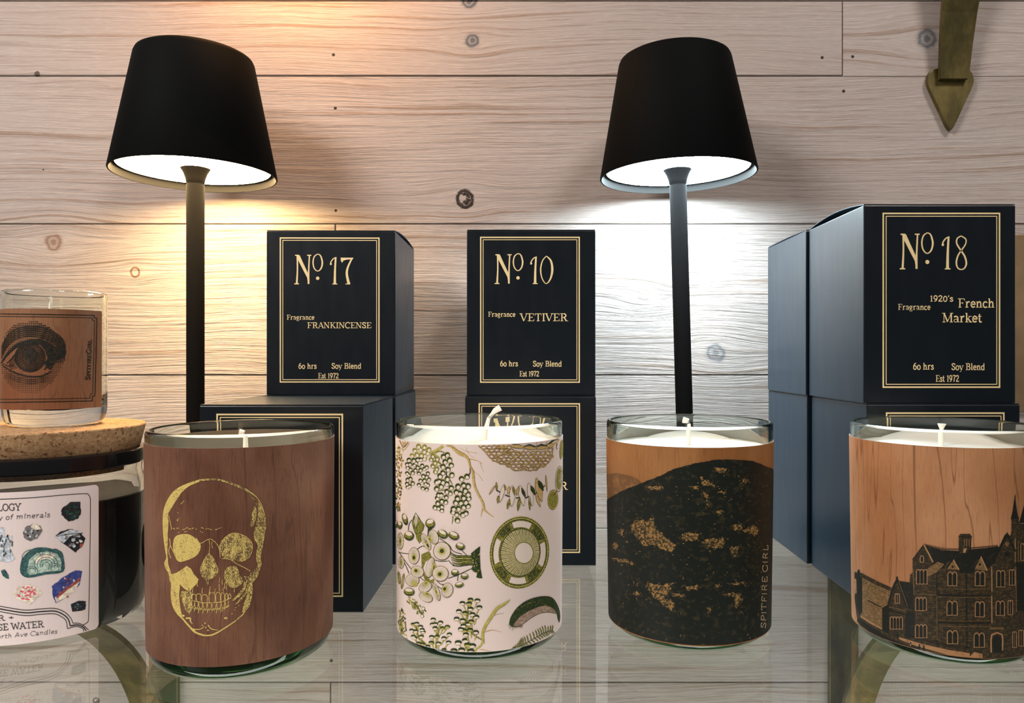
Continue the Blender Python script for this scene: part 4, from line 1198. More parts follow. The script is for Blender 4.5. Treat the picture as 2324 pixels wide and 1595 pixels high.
    for i in range(64):
        d = i * 360 / 64; q0 = Vector((hx + 22 * math.cos(math.radians(d)), hy + 25 * math.sin(math.radians(d)))); q1 = Vector(rp(.64, d)); ink.stroke([tuple(q0), tuple(q0.lerp(q1, .5)), tuple(q1)], [.6, 1.0, 1.6], OL if i % 2 else DK, 3.6)
    hx, hy = G(778, 870); ink.disc(hx, hy, 22, 25, 0, OL, 4, 30); ink.disc(hx, hy, 20, 23, 0, PL, 4.4, 30)

    # fan cluster
    def fan(x, y, a, b, rot=0, core=DK, cxo=0, cyo=0):
        p = D(x, y); ax, by = a / 7.25, b / 7.25
        ink.disc(p[0], p[1], ax, by, rot, LN, 2.0 + fan.k, 26); ink.disc(p[0], p[1], ax * .93, by * .94, rot, PL, 2.15 + fan.k, 26)
        c, s = math.cos(rot), math.sin(rot)
        n = 30
        for i in range(n):
            t = 2 * math.pi * i / n; u, v = ax * math.cos(t), by * math.sin(t)
            k0 = .25
            o = (p[0] + cxo / 7.25, p[1] + cyo / 7.25)
            e = (p[0] + u * c - v * s, p[1] + u * s + v * c)
            ink.stroke([(o[0] + (e[0] - o[0]) * k0, o[1] + (e[1] - o[1]) * k0), (o[0] + (e[0] - o[0]) * .93, o[1] + (e[1] - o[1]) * .93)], .55, OL, 2.3 + fan.k)
        ink.disc(p[0] + cxo / 7.25, p[1] + cyo / 7.25, ax * .42, by * .42, rot, YO, 2.45 + fan.k, 16); ink.disc(p[0] + cxo / 7.25, p[1] + cyo / 7.25, ax * .24, by * .24, rot, core, 2.6 + fan.k, 12)
        fan.k += .5
    fan.k = 0

    def cap(x, y, a, b, rot=0, m=DK):
        p = D(x, y); ax, by = a / 7.25, b / 7.25; L = 2 + fan.k
        ink.disc(p[0], p[1], ax, by, rot, DK, L, 20); ink.disc(p[0] - by * .1 * math.sin(rot), p[1] - by * .16, ax * .9, by * .78, rot, OL, L + .2, 20); ink.disc(p[0], p[1] - by * .42, ax * .7, by * .42, rot, PL, L + .4, 16)
        fan.k += .2
    for i in range(11):
        y0 = 720 + i * 24; st(D, [(940 + i * 6, y0), (1050 + i * 8, y0 + 70 - i * 6), (1180, 800 + i * 14), (1330, 800 + i * 15)], [1, 1.8, 2.4, 1.6], [DK, OL, DK, YO][i % 4], 1.5 + .1 * i)
    ink.poly([D(*p) for p in [(1300, 760), (1380, 690), (1448, 640), (1440, 760), (1452, 1000), (1482, 1165), (1430, 1165), (1385, 1150), (1400, 1090), (1300, 1020), (1345, 920), (1310, 830)]], DK, 3)
    for i in range(16):
        p = D(RND.uniform(1330, 1440), RND.uniform(760, 1120)); ink.disc(p[0], p[1], 2.2, 1.0, RND.uniform(0, 3), [OL, YO][i % 2], 3.4, 7)
    for pts in [[(120, 730), (330, 1020), (560, 1230)], [(130, 745), (200, 760), (290, 770)], [(220, 920), (260, 1010), (290, 1090)], [(790, 515), (940, 620), (1010, 720), (1150, 770)], [(700, 865), (800, 890), (920, 885)], [(930, 870), (1000, 945), (1100, 970), (1340, 940)], [(930, 1170), (1090, 1110), (1300, 1010)], [(1140, 700), (1180, 740), (1240, 800)], [(280, 385), (295, 280), (340, 210)], [(430, 690), (520, 640), (620, 700)], [(1090, 1110), (1080, 1210)], [(730, 1190), (800, 1260), (850, 1270)], [(760, 1300), (830, 1340), (850, 1260)]]:
        st(D, pts, 1.5, DK, 2.0)
    leafp = [D(*p) for p in [(400, 98), (440, 150), (480, 220), (540, 300), (520, 380), (470, 430), (400, 445), (370, 370), (342, 260), (360, 180)]]
    ink.poly(leafp, OL, 1.6); ink.stroke(leafp, 1.0, DK, 1.9, closed=True)
    ink.poly([D(*p) for p in [(400, 105), (438, 160), (430, 260), (400, 330), (375, 240)]], PL, 2)
    for k in range(12): st(D, [(372, 150 + k * 17), (405, 165 + k * 17), (436, 150 + k * 17)], .7, DK, 2.2, 0)
    ink.poly([D(*p) for p in [(400, 440), (500, 420), (520, 520), (460, 600), (410, 520)]], OL, 1.4)
    ink.poly([D(*p) for p in [(600, 340), (660, 350), (640, 430), (590, 480)]], DK, 1.6)
    ink.poly([D(*p) for p in [(490, 780), (620, 720), (660, 820), (560, 900), (520, 1000), (560, 1120), (640, 1200), (700, 1180), (690, 1250), (560, 1230), (500, 1050)]], OL, 1.2)
    for a in [(150, 560, 56, 140), (165, 910, 52, 105), (190, 1220, 26, 130, .15, OL), (130, 1165, 26, 105, -.1, OL), (690, 490, 82, 122, -.3, OL, -60, 40), (570, 570, 58, 150, -.45, DK, 30, 60), (375, 800, 90, 140, 0, DK, 0, 30),
              (350, 1200, 112, 105, 0, YO, 40, 60), (430, 1060, 110, 95, .4, DK, -20, -15), (640, 990, 66, 172, .2, OL, 60, 0), (830, 720, 142, 150), (805, 1090, 132, 128, 0, DK, -10, 10), (560, 1310, 112, 82, -.5, OL, 10, -60), (570, 1475, 118, 76, .5, OL, 20, -50), (740, 1390, 48, 150, -.3, OL), (915, 1360, 92, 122, .2, DK, -40, -20)]: fan(*a)
    for a in [(230, 200, 40, 98, -.25), (297, 470, 80, 78, .3), (640, 270, 76, 82, -.3), (840, 440, 88, 68, .5), (1020, 465, 88, 66, .4), (1125, 640, 75, 58, .3), (1195, 1130, 60, 50, 0), (1110, 1270, 72, 44, -.2), (300, 1390, 86, 66, .1), (155, 300, 32, 62, .2), (95, 280, 16, 60, 0), (1040, 1070, 60, 56, 0)]: cap(*a)

    # bottom mushrooms
    def mush(x, y, tgt, r=38, L=2):
        p = F(x, y); t = F(*tgt); rr = r / 5.81
        mid = ((p[0] * 2 + t[0]) / 3 + .6, (p[1] * 2 + t[1]) / 3 + 1.5)
        ink.stroke([p, mid, ((p[0] + t[0]) / 2, (p[1] + t[1]) / 2)], [2.6, 2.0, 1.2], YO, L, smooth=4); ink.stroke([(p[0] + 1.4, p[1]), (mid[0] + 1, mid[1]), ((p[0] + t[0]) / 2, (p[1] + t[1]) / 2)], .6, OL, L + .2, smooth=4)
        ink.disc(p[0], p[1], rr, rr * .70, RND.uniform(-.3, .3), OL, L + .5, 14); ink.disc(p[0], p[1] - rr * .14, rr * .94, rr * .58, 0, DK, L + .8, 14); ink.disc(p[0] - rr * .05, p[1] + rr * .30, rr * .74, rr * .34, 0, PL if RND.random() < .65 else YO, L + 1.1, 14)
    st(F, [(1010, 150), (1000, 300), (980, 420), (1060, 560), (1180, 640)], [3, 5, 5, 4, 3], OL, 1); st(F, [(640, 430), (610, 560), (590, 700), (585, 790)], [3, 5, 5, 4], OL, 1)
    st(F, [(330, 460), (350, 600), (440, 690), (510, 780)], [4, 5, 4, 2], OL, 1); st(F, [(960, 690), (1000, 780), (1060, 810)], 5, OL, 1)
    for i, c in enumerate([(1035, 115), (1125, 125), (930, 160), (1015, 165), (1150, 215), (885, 265), (1035, 235), (965, 290), (1060, 305), (855, 365), (1110, 340), (935, 385), (1045, 400), (945, 455), (1010, 430), (910, 500), (960, 520), (1030, 510), (975, 570), (1105, 540)]): mush(c[0], c[1], (1010 + c[1] * .1, c[1] + 220), 40, 1.5 + i * .12)
    for i, c in enumerate([(550, 375), (645, 415), (580, 435), (540, 440), (575, 490), (670, 490), (735, 470), (760, 570), (600, 600), (690, 620), (530, 605), (620, 690), (525, 680), (750, 675), (690, 775), (620, 790)]): mush(c[0], c[1], (595, c[1] + 190), 36, 1.5 + i * .12)
    for i, c in enumerate([(290, 440), (335, 430), (385, 470), (270, 520), (325, 530), (405, 510), (420, 540), (395, 600), (310, 620), (290, 600), (360, 690), (410, 700), (480, 730)]): mush(c[0], c[1], (370, c[1] + 150), 34, 1.5 + i * .12)
    for i, c in enumerate([(875, 680), (970, 650), (1000, 710), (1060, 720), (920, 775), (1040, 790), (820, 785)]): mush(c[0], c[1], (960, c[1] + 150), 48, 1.5 + i * .12)
    for i in range(60):
        t = RND.random(); x, y = (230 + t * 190 + RND.uniform(-40, 40), 110 + t * 190 + RND.uniform(-40, 45)); p = F(x, y); ink.disc(p[0], p[1], RND.uniform(2.2, 4.2), RND.uniform(1.0, 1.7), RND.uniform(.3, 1.3), [OL, DK, YO, OL][i % 4], 1.5 + .02 * i, 8)
    for c in [(420, 230), (405, 330)]: p = F(*c); ink.disc(p[0], p[1], 4, 4.4, 0, OL, 2.8, 12); ink.disc(p[0], p[1] + .6, 3, 3.3, 0, PL, 3.1, 12)
    for i in range(80):
        y = RND.uniform(240, 640); x = 145 + RND.uniform(-46, 46) + (y - 440) * .08; p = F(x, y); ink.disc(p[0], p[1], RND.uniform(2, 3.6), RND.uniform(.9, 1.6), RND.uniform(.9, 2), [OL, DK, YO, OL][i % 4], 1.5 + .02 * i, 8)
    st(F, [(1555, 105), (1480, 165), (1380, 225), (1300, 340), (1225, 460), (1190, 560), (1195, 660), (1165, 720), (1110, 765), (1088, 825)], [.8, 5, 6, 6.4, 6, 5.4, 4.6, 4, 3.6, 3], YO, 2.5)
    st(F, [(1545, 118), (1480, 185), (1390, 245), (1318, 355), (1243, 470), (1208, 570), (1215, 690)], .9, OL, 3)
    st(F, [(1330, 320), (1400, 300), (1475, 292)], [2, 1, .4], TN, 2); st(F, [(1225, 535), (1320, 512), (1440, 540)], [2, 1, .4], TN, 2); st(F, [(1150, 765), (1220, 775), (1300, 790)], [1.5, 1, .4], TN, 2)
    # slug
    out = [F(*p) for p in [(1540, 430), (1560, 340), (1640, 220), (1760, 130), (1900, 80), (2030, 70), (2110, 100), (2170, 190), (2202, 300), (2196, 415), (2172, 380), (2150, 290), (2080, 220), (1980, 210), (1850, 260), (1760, 340), (1720, 420), (1640, 462), (1570, 470)]]
    bel = [F(*p) for p in [(1590, 450), (1640, 380), (1700, 320), (1850, 235), (2000, 190), (2100, 225), (2150, 295), (2060, 282), (1950, 292), (1830, 352), (1720, 432), (1650, 468)]]
    ink.poly(catmull(out, 3, True), DK, 2); ink.poly(catmull(bel, 3, True), BE, 2.6); ink.stroke(catmull(bel, 3, True), 1.0, DK, 3, closed=True)
    for i in range(46):
        t = i / 45; x = 1540 + 180 * t; y = 430 + RND.uniform(-60, 40) * (1 - t) + 20; st(F, [(x, y), (x - RND.uniform(-10, 40), y + RND.uniform(20, 50))], .35, LN, 1.5, 0)
    for i in range(40):
        t = RND.random(); x = 1620 + t * 500; y = 250 - 170 * math.sin(t * 2.6) + 110 * t; st(F, [(x, y), (x + 16, y + 12)], .7, OL, 3, 0)
    # fern
    sp = catmull([F(*p) for p in [(1565, 758), (1660, 728), (1750, 690), (1900, 605), (2010, 545), (2110, 520)]], 4)
    ink.stroke(sp, 1.2, DK, 2.4)
    for i in range(1, 20):
        p = Vector(sp[i]); d = (Vector(sp[min(i + 1, 20)]) - Vector(sp[i - 1])).normalized(); n = Vector((d.y, -d.x)); s = min(i / 6, 1) * (1 if i < 17 else .75)
        for sg, ln in ((1, 15), (-1, 10)):
            e = p + n * sg * ln * s + d * 4
            ink.stroke([tuple(p), tuple(p + n * sg * ln * s * .5 + d * 3.2), tuple(e)], [1.2, 2.8, 1.4], OL, 2, smooth=3); ink.stroke([tuple(p + d), tuple(p + n * sg * ln * s * .5 + d * 4.4), tuple(e + d * .8)], .7, DK, 2.2, smooth=3)
    ink.build('plant_print', VG.fn(off=.045), [K['dkgreen'], K['olive'], K['yolive'], K['tan'], K['line'], K['pale'], K['belly'], K['polive']], sl_g, (.655, 9.64))['label'] = 'green and brown sea plant drawings'


plant_print()


# ---- forested mountain
def jag(pts, amp, seed, n=5):
    """roughen an outline"""
    r = random.Random(seed)
    out = []
    m = len(pts)
    for i in range(m):
        a, b = Vector(pts[i]), Vector(pts[(i + 1) % m])
        d = b - a
        nn = Vector((-d.y, d.x)); nn = nn.normalized() if nn.length > 0 else nn
        for k in range(n):
            p = a + d * (k / n) + (nn * r.uniform(-amp, amp) if k else Vector((0, 0)))
            out.append((p.x, p.y))
    return out


def forest_print():
    ink = Ink(5)
    Q = lambda x, y: (1350 + x / 2.531, 910 + y / 2.531)
    K['forest'] = mat_ink('forest_print', (0.005, 0.008, 0.005), (0.040, 0.033, 0.013), 330, 0.50, 0.74, (1, 1, 1.5))
    K['far_hill'] = mat_ink('far_hill_print', (0.16, 0.075, 0.026), (0.24, 0.115, 0.04), 260)
    K['clearing'] = mat_ink('clearing_print', (0.30, 0.165, 0.050), (0.025, 0.022, 0.010), 900, 0.42, 0.56, (1, 1, 1.2))
    K['lettering_tan'] = mat_ink('lettering_tan', (0.36, 0.27, 0.16), (0.44, 0.33, 0.20))
    ink.poly([Q(*p) for p in [(68, 420), (130, 412), (190, 425), (240, 440), (275, 470), (180, 520), (85, 580)]], 1, 0)
    ridge = [(62, 600), (80, 560), (110, 545), (150, 520), (200, 497), (250, 480), (300, 457), (350, 440), (400, 418), (450, 390), (520, 370), (580, 355), (640, 345), (700, 336), (760, 334), (830, 338), (900, 342), (950, 360), (990, 378), (1024, 392)]
    base = [Q(1020, 600), Q(1018, 900), Q(1014, 1270), Q(1000, 1335), Q(860, 1395), Q(700, 1417), Q(540, 1418), Q(380, 1404), Q(230, 1370), Q(140, 1325), Q(104, 1290), Q(95, 1100), Q(80, 850)]
    rr = jag([Q(*p) for p in ridge], .9, 3, 4)[:-3]
    hill = Ink(.14)
    ridge_l = [VF.hit(*p) for p in rr if Q(66, 0)[0] < p[0] < Q(1016, 0)[0]]
    aL, aR = ridge_l[0][0], ridge_l[-1][0]
    R0 = VF.r0
    low = .52
    outl = [(a * R0, z) for a, z in ridge_l] + [((aR + .5) * R0, ridge_l[-1][1] - .5), ((aR + .9) * R0, ridge_l[-1][1] - .3), ((aR + .9) * R0, low), ((aL - .7) * R0, low), ((aL - .7) * R0, ridge_l[0][1] - .5), ((aL - .3) * R0, ridge_l[0][1] - .6)]
    hill.poly(outl)
    hill.build('mountain_print', lambda x, y, L: VF.at(x / R0, y, .049), K['forest'], sl_f)
    pat = [[(205, 712), (250, 680), (300, 685), (340, 668), (345, 720), (400, 770), (470, 825), (445, 870), (400, 850), (340, 825), (290, 832), (240, 780)],
           [(500, 775), (540, 745), (600, 765), (590, 795), (540, 800), (510, 800)], [(610, 805), (680, 785), (740, 790), (735, 835), (690, 845), (640, 825)], [(775, 840), (825, 835), (810, 890), (780, 885)],
           [(795, 710), (830, 700), (840, 735), (800, 745)], [(845, 745), (905, 712), (938, 740), (915, 775), (880, 755)], [(148, 740), (170, 730), (168, 765), (150, 765)], [(105, 820), (130, 810), (135, 845), (112, 848)],
           [(300, 1045), (380, 1055), (460, 1040), (420, 1100), (400, 1130), (460, 1160), (445, 1205), (390, 1165), (340, 1120), (310, 1080)], [(440, 1105), (520, 1108), (515, 1120), (445, 1120)], [(222, 1100), (250, 1090), (260, 1110), (230, 1115)],
           [(735, 1102), (830, 1100), (840, 1140), (810, 1190), (795, 1175), (805, 1125), (740, 1112)], [(775, 1040), (860, 1035), (850, 1050), (790, 1052)], [(680, 1050), (720, 1045), (710, 1075)], [(640, 1190), (670, 1185), (660, 1215)],
           [(600, 430), (680, 470), (690, 490), (620, 485)], [(540, 490), (600, 485), (590, 505)], [(300, 495), (390, 485), (400, 505), (320, 510)], [(710, 520), (745, 510), (740, 540)], [(640, 590), (665, 585), (650, 615)], [(680, 380), (760, 385), (740, 420), (700, 400)], [(690, 630), (730, 625), (720, 650)],
           [(520, 1060), (600, 1055), (590, 1080), (530, 1085)], [(100, 900), (180, 905), (230, 935), (150, 925)], [(830, 440), (880, 450), (860, 480)], [(620, 515), (650, 540), (640, 570)]]
    for i, p in enumerate(pat):
        jp = jag([Q(*c) for c in p], 2.6, 40 + i, 5)
        ink.poly(jp, 2, 2)
        for c in jp[::2]:
            ink.disc(c[0] + RND.uniform(-5, 5), c[1] + RND.uniform(-4, 4), RND.uniform(.7, 2.4), RND.uniform(.5, 1.3), RND.uniform(0, 3), 2, 1.8, 6)
    for i in range(170):     # tree flecks
        x = RND.uniform(120, 990); y = RND.uniform(400, 1370)
        if y < 560 - 0.16 * x + 40 and x < 420: continue
        p = Q(x, y); ink.disc(p[0], p[1], RND.uniform(1.0, 3.2), RND.uniform(.5, 1.2), RND.uniform(-.5, .5) if y < 950 else RND.uniform(1.2, 1.9), 2, 1.6, 6)
    text(ink, 'SPITFIRE GIRL', Q(976, 1304), Q(989, 828), 11.5, 3, 3.5, k=.10, n=.10, sans=True)
    ink.build('forest_print', VF.fn(off=.045), [K['forest'], K['far_hill'], K['clearing'], K['lettering_tan']], sl_f, (.50, 9.38))['label'] = 'dark forested mountain with tan lettering'


forest_print()


# ---- gothic castle
def castle_print():
    ink = Ink(5)
    J = lambda x, y: (1900 + x / 2.328, 910 + y / 2.328)
    H = lambda x, y: (2120 + x / 3.799, 1090 + y / 3.799)
    I = lambda x, y: (1930 + x / 6.644, 1280 + y / 6.644)
    WALL, DARK, LITE, MID, ROAD = range(5)
    K['c_wall'] = mat_ink('castle_wall_print', (0.020, 0.016, 0.008), (0.070, 0.044, 0.017), 650, .42, .68, (1, 1, 1.6))
    K['c_dark'] = mat_ink('castle_roof_print', (0.008, 0.009, 0.006), (0.026, 0.022, 0.011), 650, .5, .75)
    K['c_lite'] = mat_ink('castle_stone_print', (0.34, 0.185, 0.085), (0.22, 0.115, 0.05), 800, .5, .7)
    K['c_mid'] = mat_ink('castle_brick_print', (0.13, 0.078, 0.030), (0.24, 0.135, 0.055), 700, .42, .66, (1, 1, 1.4))
    K['c_road'] = mat_ink('castle_road_print', (0.33, 0.17, 0.075), (0.20, 0.10, 0.04), 500, .5, .7)
    # ground and whole mass
    mass = [J(*p) for p in [(97, 900), (110, 905), (114, 890), (122, 890), (127, 910), (200, 955), (290, 992), (300, 965), (314, 940), (318, 925), (325, 940), (332, 950), (384, 957), (388, 915), (400, 905), (400, 835), (430, 800), (458, 758)]] + \
           [J(*p) for p in [(500, 775), (560, 786), (640, 790), (642, 712), (648, 700), (700, 700), (708, 714), (704, 782), (780, 775), (840, 766)]] + \
           [H(*p) for p in [(540, 600), (560, 560), (600, 470), (622, 452), (650, 478), (660, 440), (660, 340), (655, 325), (668, 270), (690, 115), (712, 270), (720, 310), (722, 365), (735, 350), (775, 180), (800, 40), (822, 180), (850, 330), (880, 420)]] + \
           [H(*p) for p in [(880, 900), (880, 1500)]] + [J(*p) for p in [(990, 1398), (900, 1404), (800, 1402), (700, 1393), (600, 1374), (500, 1347), (400, 1311), (300, 1268), (200, 1213), (140, 1172), (108, 1140), (98, 1050)]]
    ink.poly(mass, WALL, 0)
    # left boundary wall
    ink.poly([I(*p) for p in [(165, 175), (640, 395), (590, 520), (580, 600), (490, 660), (492, 975), (330, 880), (170, 770)]], MID, 1)
    ink.stroke([I(*p) for p in [(160, 150), (400, 280), (640, 385)]], [8, 9, 8], WALL, 2)
    ink.stroke([I(*p) for p in [(280, 545), (380, 600), (480, 645)]], [2.5, 2.5, 2], DARK, 2)
    for i in range(9): p = I(200 + i * 48, 270 + i * 24); ink.disc(p[0], p[1], 1.3, 1.1, 0, DARK, 2.2, 6)
    ink.poly([I(*p) for p in [(75, 130), (120, 150), (125, 90), (155, 90), (160, 170), (190, 190), (195, 720), (150, 770), (95, 640), (80, 500)]], DARK, 1.5)
    ink.poly([I(*p) for p in [(72, 210), (105, 230), (110, 440), (88, 460), (80, 400)]], ROAD, 1.8)
    # ground tones
    ink.poly([I(*p) for p in [(165, 770), (330, 870), (490, 965), (490, 985), (320, 900), (170, 800)]], ROAD, 1.5)
    ink.poly([I(*p) for p in [(120, 800), (300, 930), (560, 1090), (760, 1180), (900, 1260), (900, 1290), (700, 1220), (400, 1080), (200, 960), (115, 860)]], DARK, 2)
    ink.poly([I(*p) for p in [(110, 880), (300, 1020), (560, 1150), (800, 1260), (800, 1285), (560, 1185), (300, 1065), (115, 915)]], MID, 2.3)
    ink.poly([I(*p) for p in [(745, 1095), (1100, 1200), (1500, 1290), (1794, 1335), (1794, 1410), (1500, 1370), (1180, 1280), (1000, 1230), (745, 1130)]], ROAD, 2)
    ink.poly([H(*p) for p in [(340, 1475), (410, 1490), (415, 1540), (380, 1540), (300, 1520)]], ROAD, 2)
    ink.poly([J(*p) for p in [(400, 1306), (560, 1340), (760, 1364), (900, 1366), (1010, 1362), (1010, 1396), (900, 1404), (760, 1398), (560, 1362), (420, 1317)]], DARK, 2.2)
    # gabled lodge
    ink.poly([I(*p) for p in [(745, 250), (890, 270), (950, 300), (960, 700), (830, 640)]], DARK, 1.2)
    ink.poly([I(*p) for p in [(490, 660), (590, 600), (590, 1050), (490, 1000)]], DARK, 1.2)
    ink.stroke([I(*p) for p in [(580, 600), (620, 450), (710, 220), (780, 400), (865, 640)]], 3.4, DARK, 2.4)
    ink.stroke([I(*p) for p in [(735, 250), (800, 430), (870, 640)]], 1.2, MID, 2.8); ink.disc(*I(712, 200), 2.6, 2.6, 0, DARK, 2, 8)
    ink.stroke([I(*p) for p in [(590, 640), (850, 700)]], 1.4, MID, 2.6); ink.stroke([I(*p) for p in [(590, 690), (850, 760)]], 3, DARK, 2.4)
    ink.poly([I(*p) for p in [(840, 700), (975, 720), (975, 1110), (830, 1080)]], DARK, 1.2)
    # roofs
    ink.poly([J(*p) for p in [(460, 758), (505, 850), (500, 900), (560, 880), (585, 845), (606, 838), (650, 905), (720, 905), (725, 850), (755, 818), (790, 880), (830, 850), (850, 765), (780, 775), (640, 790), (560, 786)]], DARK, 1)
    ink.poly([H(*p) for p in [(-60, 760), (30, 700), (90, 720), (20, 790), (-60, 830)]], MID, 1.4)
    ink.stroke([J(*p) for p in [(460, 758), (482, 800), (507, 850)]], 3.2, LITE, 2.4); ink.stroke([J(*p) for p in [(458, 758), (400, 836)]], 2, DARK, 2.4)
    for x0, x1, y in [(462, 640, 0), (706, 842, 1)]:
        n = int((x1 - x0) / 8)
        for i in range(n + 1):
            x = x0 + (x1 - x0) * i / n; yy = (762 + 24 * min((x - 460) / 110, 1)) if y == 0 else 781 - (x - 706) * .09
            ink.stroke([J(x, yy - 9), J(x, yy)], 1.0, DARK, 2); ink.disc(*J(x, yy - 9), .9, .9, 0, DARK, 2, 5)
        ink.stroke([J(x0, 756 if y == 0 else 773), J((x0 + x1) / 2, 779 if y == 0 else 768), J(x1, 782 if y == 0 else 760)], .8, DARK, 2)

    def gable(f, apex, l, r, w=2.4):
        ink.poly([f(*apex), f(*l), f(*r)], MID, 2.2); ink.stroke([f(*l), f(*apex)], w, DARK, 2.6); ink.stroke([f(*apex), f(*r)], w * 1.3, LITE, 2.6)
    gable(H, (162, 680), (105, 760), (212, 768)); gable(H, (395, 650), (340, 762), (452, 775)); ink.disc(*H(158, 742), 2.6, 2.6, 0, DARK, 3, 10); ink.disc(*H(390, 722), 2.6, 2.6, 0, DARK, 3, 10)
    ink.poly([H(*p) for p in [(540, 640), (622, 470), (690, 610), (690, 700), (535, 700)]], WALL, 2); ink.stroke([H(*p) for p in [(525, 655), (575, 550), (622, 460), (690, 610)]], 4.6, DARK, 2.6)
    ink.disc(*H(620, 545), 4.5, 5, 0, MID, 2.8, 12); ink.disc(*H(622, 632), 6, 6.5, 0, DARK, 2.8, 12)
    # spires and tower
    ink.poly([H(*p) for p in [(668, 270), (690, 115), (712, 270), (722, 330), (655, 330)]], DARK, 1.6); ink.stroke([H(693, 150), H(702, 230), H(718, 310)], .8, LITE, 2)
    ink.poly([H(*p) for p in [(725, 365), (775, 180), (800, 40), (825, 180), (870, 380)]], DARK, 1.4); ink.stroke([H(735, 370), H(880, 360)], 2, MID, 2); ink.stroke([H(690, 500), H(690, 700)], 2.2, LITE, 2); ink.stroke([H(718, 520), H(716, 700)], 1.2, MID, 2)
    ink.poly([H(*p) for p in [(700, 700), (880, 720), (880, 1130), (700, 1120)]], DARK, 1.1)
    # chimney
    ink.poly([J(*p) for p in [(642, 712), (648, 700), (700, 700), (708, 714), (704, 775), (680, 800), (645, 800)]], WALL, 2); ink.stroke([J(640, 712), J(710, 714)], 2, DARK, 2.4)
    for x in (672, 684, 696): ink.stroke([J(x, 765), J(x, 728)], 1.5, LITE, 2.4); ink.stroke([J(x + 3, 765), J(x + 3, 730)], 2, DARK, 2.6)
    ink.poly([J(*p) for p in [(666, 778), (684, 775), (674, 800), (664, 800)]], LITE, 2.5)

    def lancets(f, x0, x1, y0, y1, n, lw=1.15):
        w = (x1 - x0) / n
        ink.poly([f(*p) for p in [(x0 - w * .1, y1 + w * .16), (x0 - w * .1, y0 + w * .9), (x0 + w * .1, y0 + w * .15), (x0 + w * .5, y0 - w * .25), (x1 - w * .5, y0 - w * .25), (x1 - w * .1, y0 + w * .15), (x1 + w * .1, y0 + w * .9), (x1 + w * .1, y1 + w * .16)]], WALL, 2.3)
        for i in range(n):
            a, b = x0 + w * i, x0 + w * (i + 1); m = (a + b) / 2
            out = [f(*p) for p in [(a, y1), (a, y0 + w * .6), (a + w * .18, y0 + w * .15), (m, y0), (b - w * .18, y0 + w * .15), (b, y0 + w * .6), (b, y1)]]
            ink.stroke(out, lw * 1.5, LITE, 3)
            ink.poly([f(*p) for p in [(a + w * .2, y1 - 4), (a + w * .2, y0 + w * .6), (m, y0 + w * .22), (b - w * .2, y0 + w * .6), (b - w * .2, y1 - 4)]], DARK, 3.3)
        ink.stroke([f(x0 - w * .1, y1), f(x1 + w * .1, y1)], lw * 1.2, LITE, 3.2)
    for a in [(118, 194, 785, 905), (350, 432, 780, 905), (532, 602, 772, 915), (640, 688, 765, 900), (110, 198, 1035, 1158), (350, 428, 1040, 1172), (527, 598, 1035, 1160), (628, 668, 1030, 1155), (112, 202, 1290, 1404), (340, 428, 1310, 1434), (668, 700, 1300, 1436), (720, 760, 1285, 1425), (738, 778, 540, 688)]: lancets(H, *a, 2)
    for a in [(1000, 1160, 75, 295), (988, 1150, 495, 695), (985, 1155, 905, 1105)]: lancets(I, *a, 3)
    lancets(I, 610, 795, 790, 975, 4); lancets(I, 685, 748, 440, 585, 2); lancets(J, 440, 458, 815, 850, 1)
    # string courses, quoins, door, fence, figures
    for y in (930, 965, 1000, 1205, 1250): ink.stroke([H(25, y), H(250, y + 6), H(480, y + 2)], .8, MID if y != 965 else WALL, 2.2)
    ink.stroke([H(30, 985), H(480, 992)], 3.2, DARK, 1.8); ink.stroke([H(30, 1222), H(480, 1226)], 3.2, DARK, 1.8); ink.stroke([H(275, 800), H(280, 1440)], 3, DARK, 1.8); ink.stroke([H(25, 800), H(28, 1430)], 3, DARK, 1.8)
    ink.stroke([I(1000, 445), I(1300, 460)], 1.2, MID, 2.2); ink.stroke([I(1305, 470), I(1310, 1140)], 1.2, MID, 2.2); ink.stroke([I(950, 60), I(965, 460)], 1.6, MID, 2.2)
    for y0, y1 in [(740, 955), (990, 1225)]: ink.stroke([H(490, y0), H(492, y1)], 2.4, LITE, 2.6)
    ink.stroke([H(695, 740), H(700, 1130)], 1.8, MID, 2.6)
    ink.stroke([H(*p) for p in [(486, 1480), (484, 1370), (492, 1325), (535, 1308), (578, 1325), (584, 1370), (582, 1460)]], 3.2, LITE, 2.6); ink.poly([H(*p) for p in [(500, 1480), (500, 1380), (512, 1345), (535, 1330), (560, 1345), (572, 1380), (572, 1480)]], DARK, 3); ink.stroke([H(475, 1272), H(590, 1276)], 2.4, MID, 2.6)
    for i in range(12): ink.stroke([H(478 + i * 10, 1258), H(478 + i * 10, 1272)], 1.3, MID, 2.6)
    for i in range(64):
        x = 820 + i * 15.5; y = 1080 + (x - 820) * .235 - max(0, x - 1300) * .06
        ink.stroke([I(x, y - 45), I(x, y + 14)], .7, DARK, 2.8)
    for x, y in [(720, 1070), (915, 1230), (1045, 1260), (1110, 1275)]:
        p = I(x, y); ink.disc(p[0], p[1], 2.6, 6.2, 0, DARK, 3.2, 10); ink.disc(p[0], p[1] - 7.2, 1.7, 2, 0, DARK, 3.2, 8)
    ink.stroke([I(940, 1250), I(1040, 1270)], 4, DARK, 3.2); ink.disc(*I(915, 1215), 1.6, 2.2, 0, LITE, 3.6, 7)
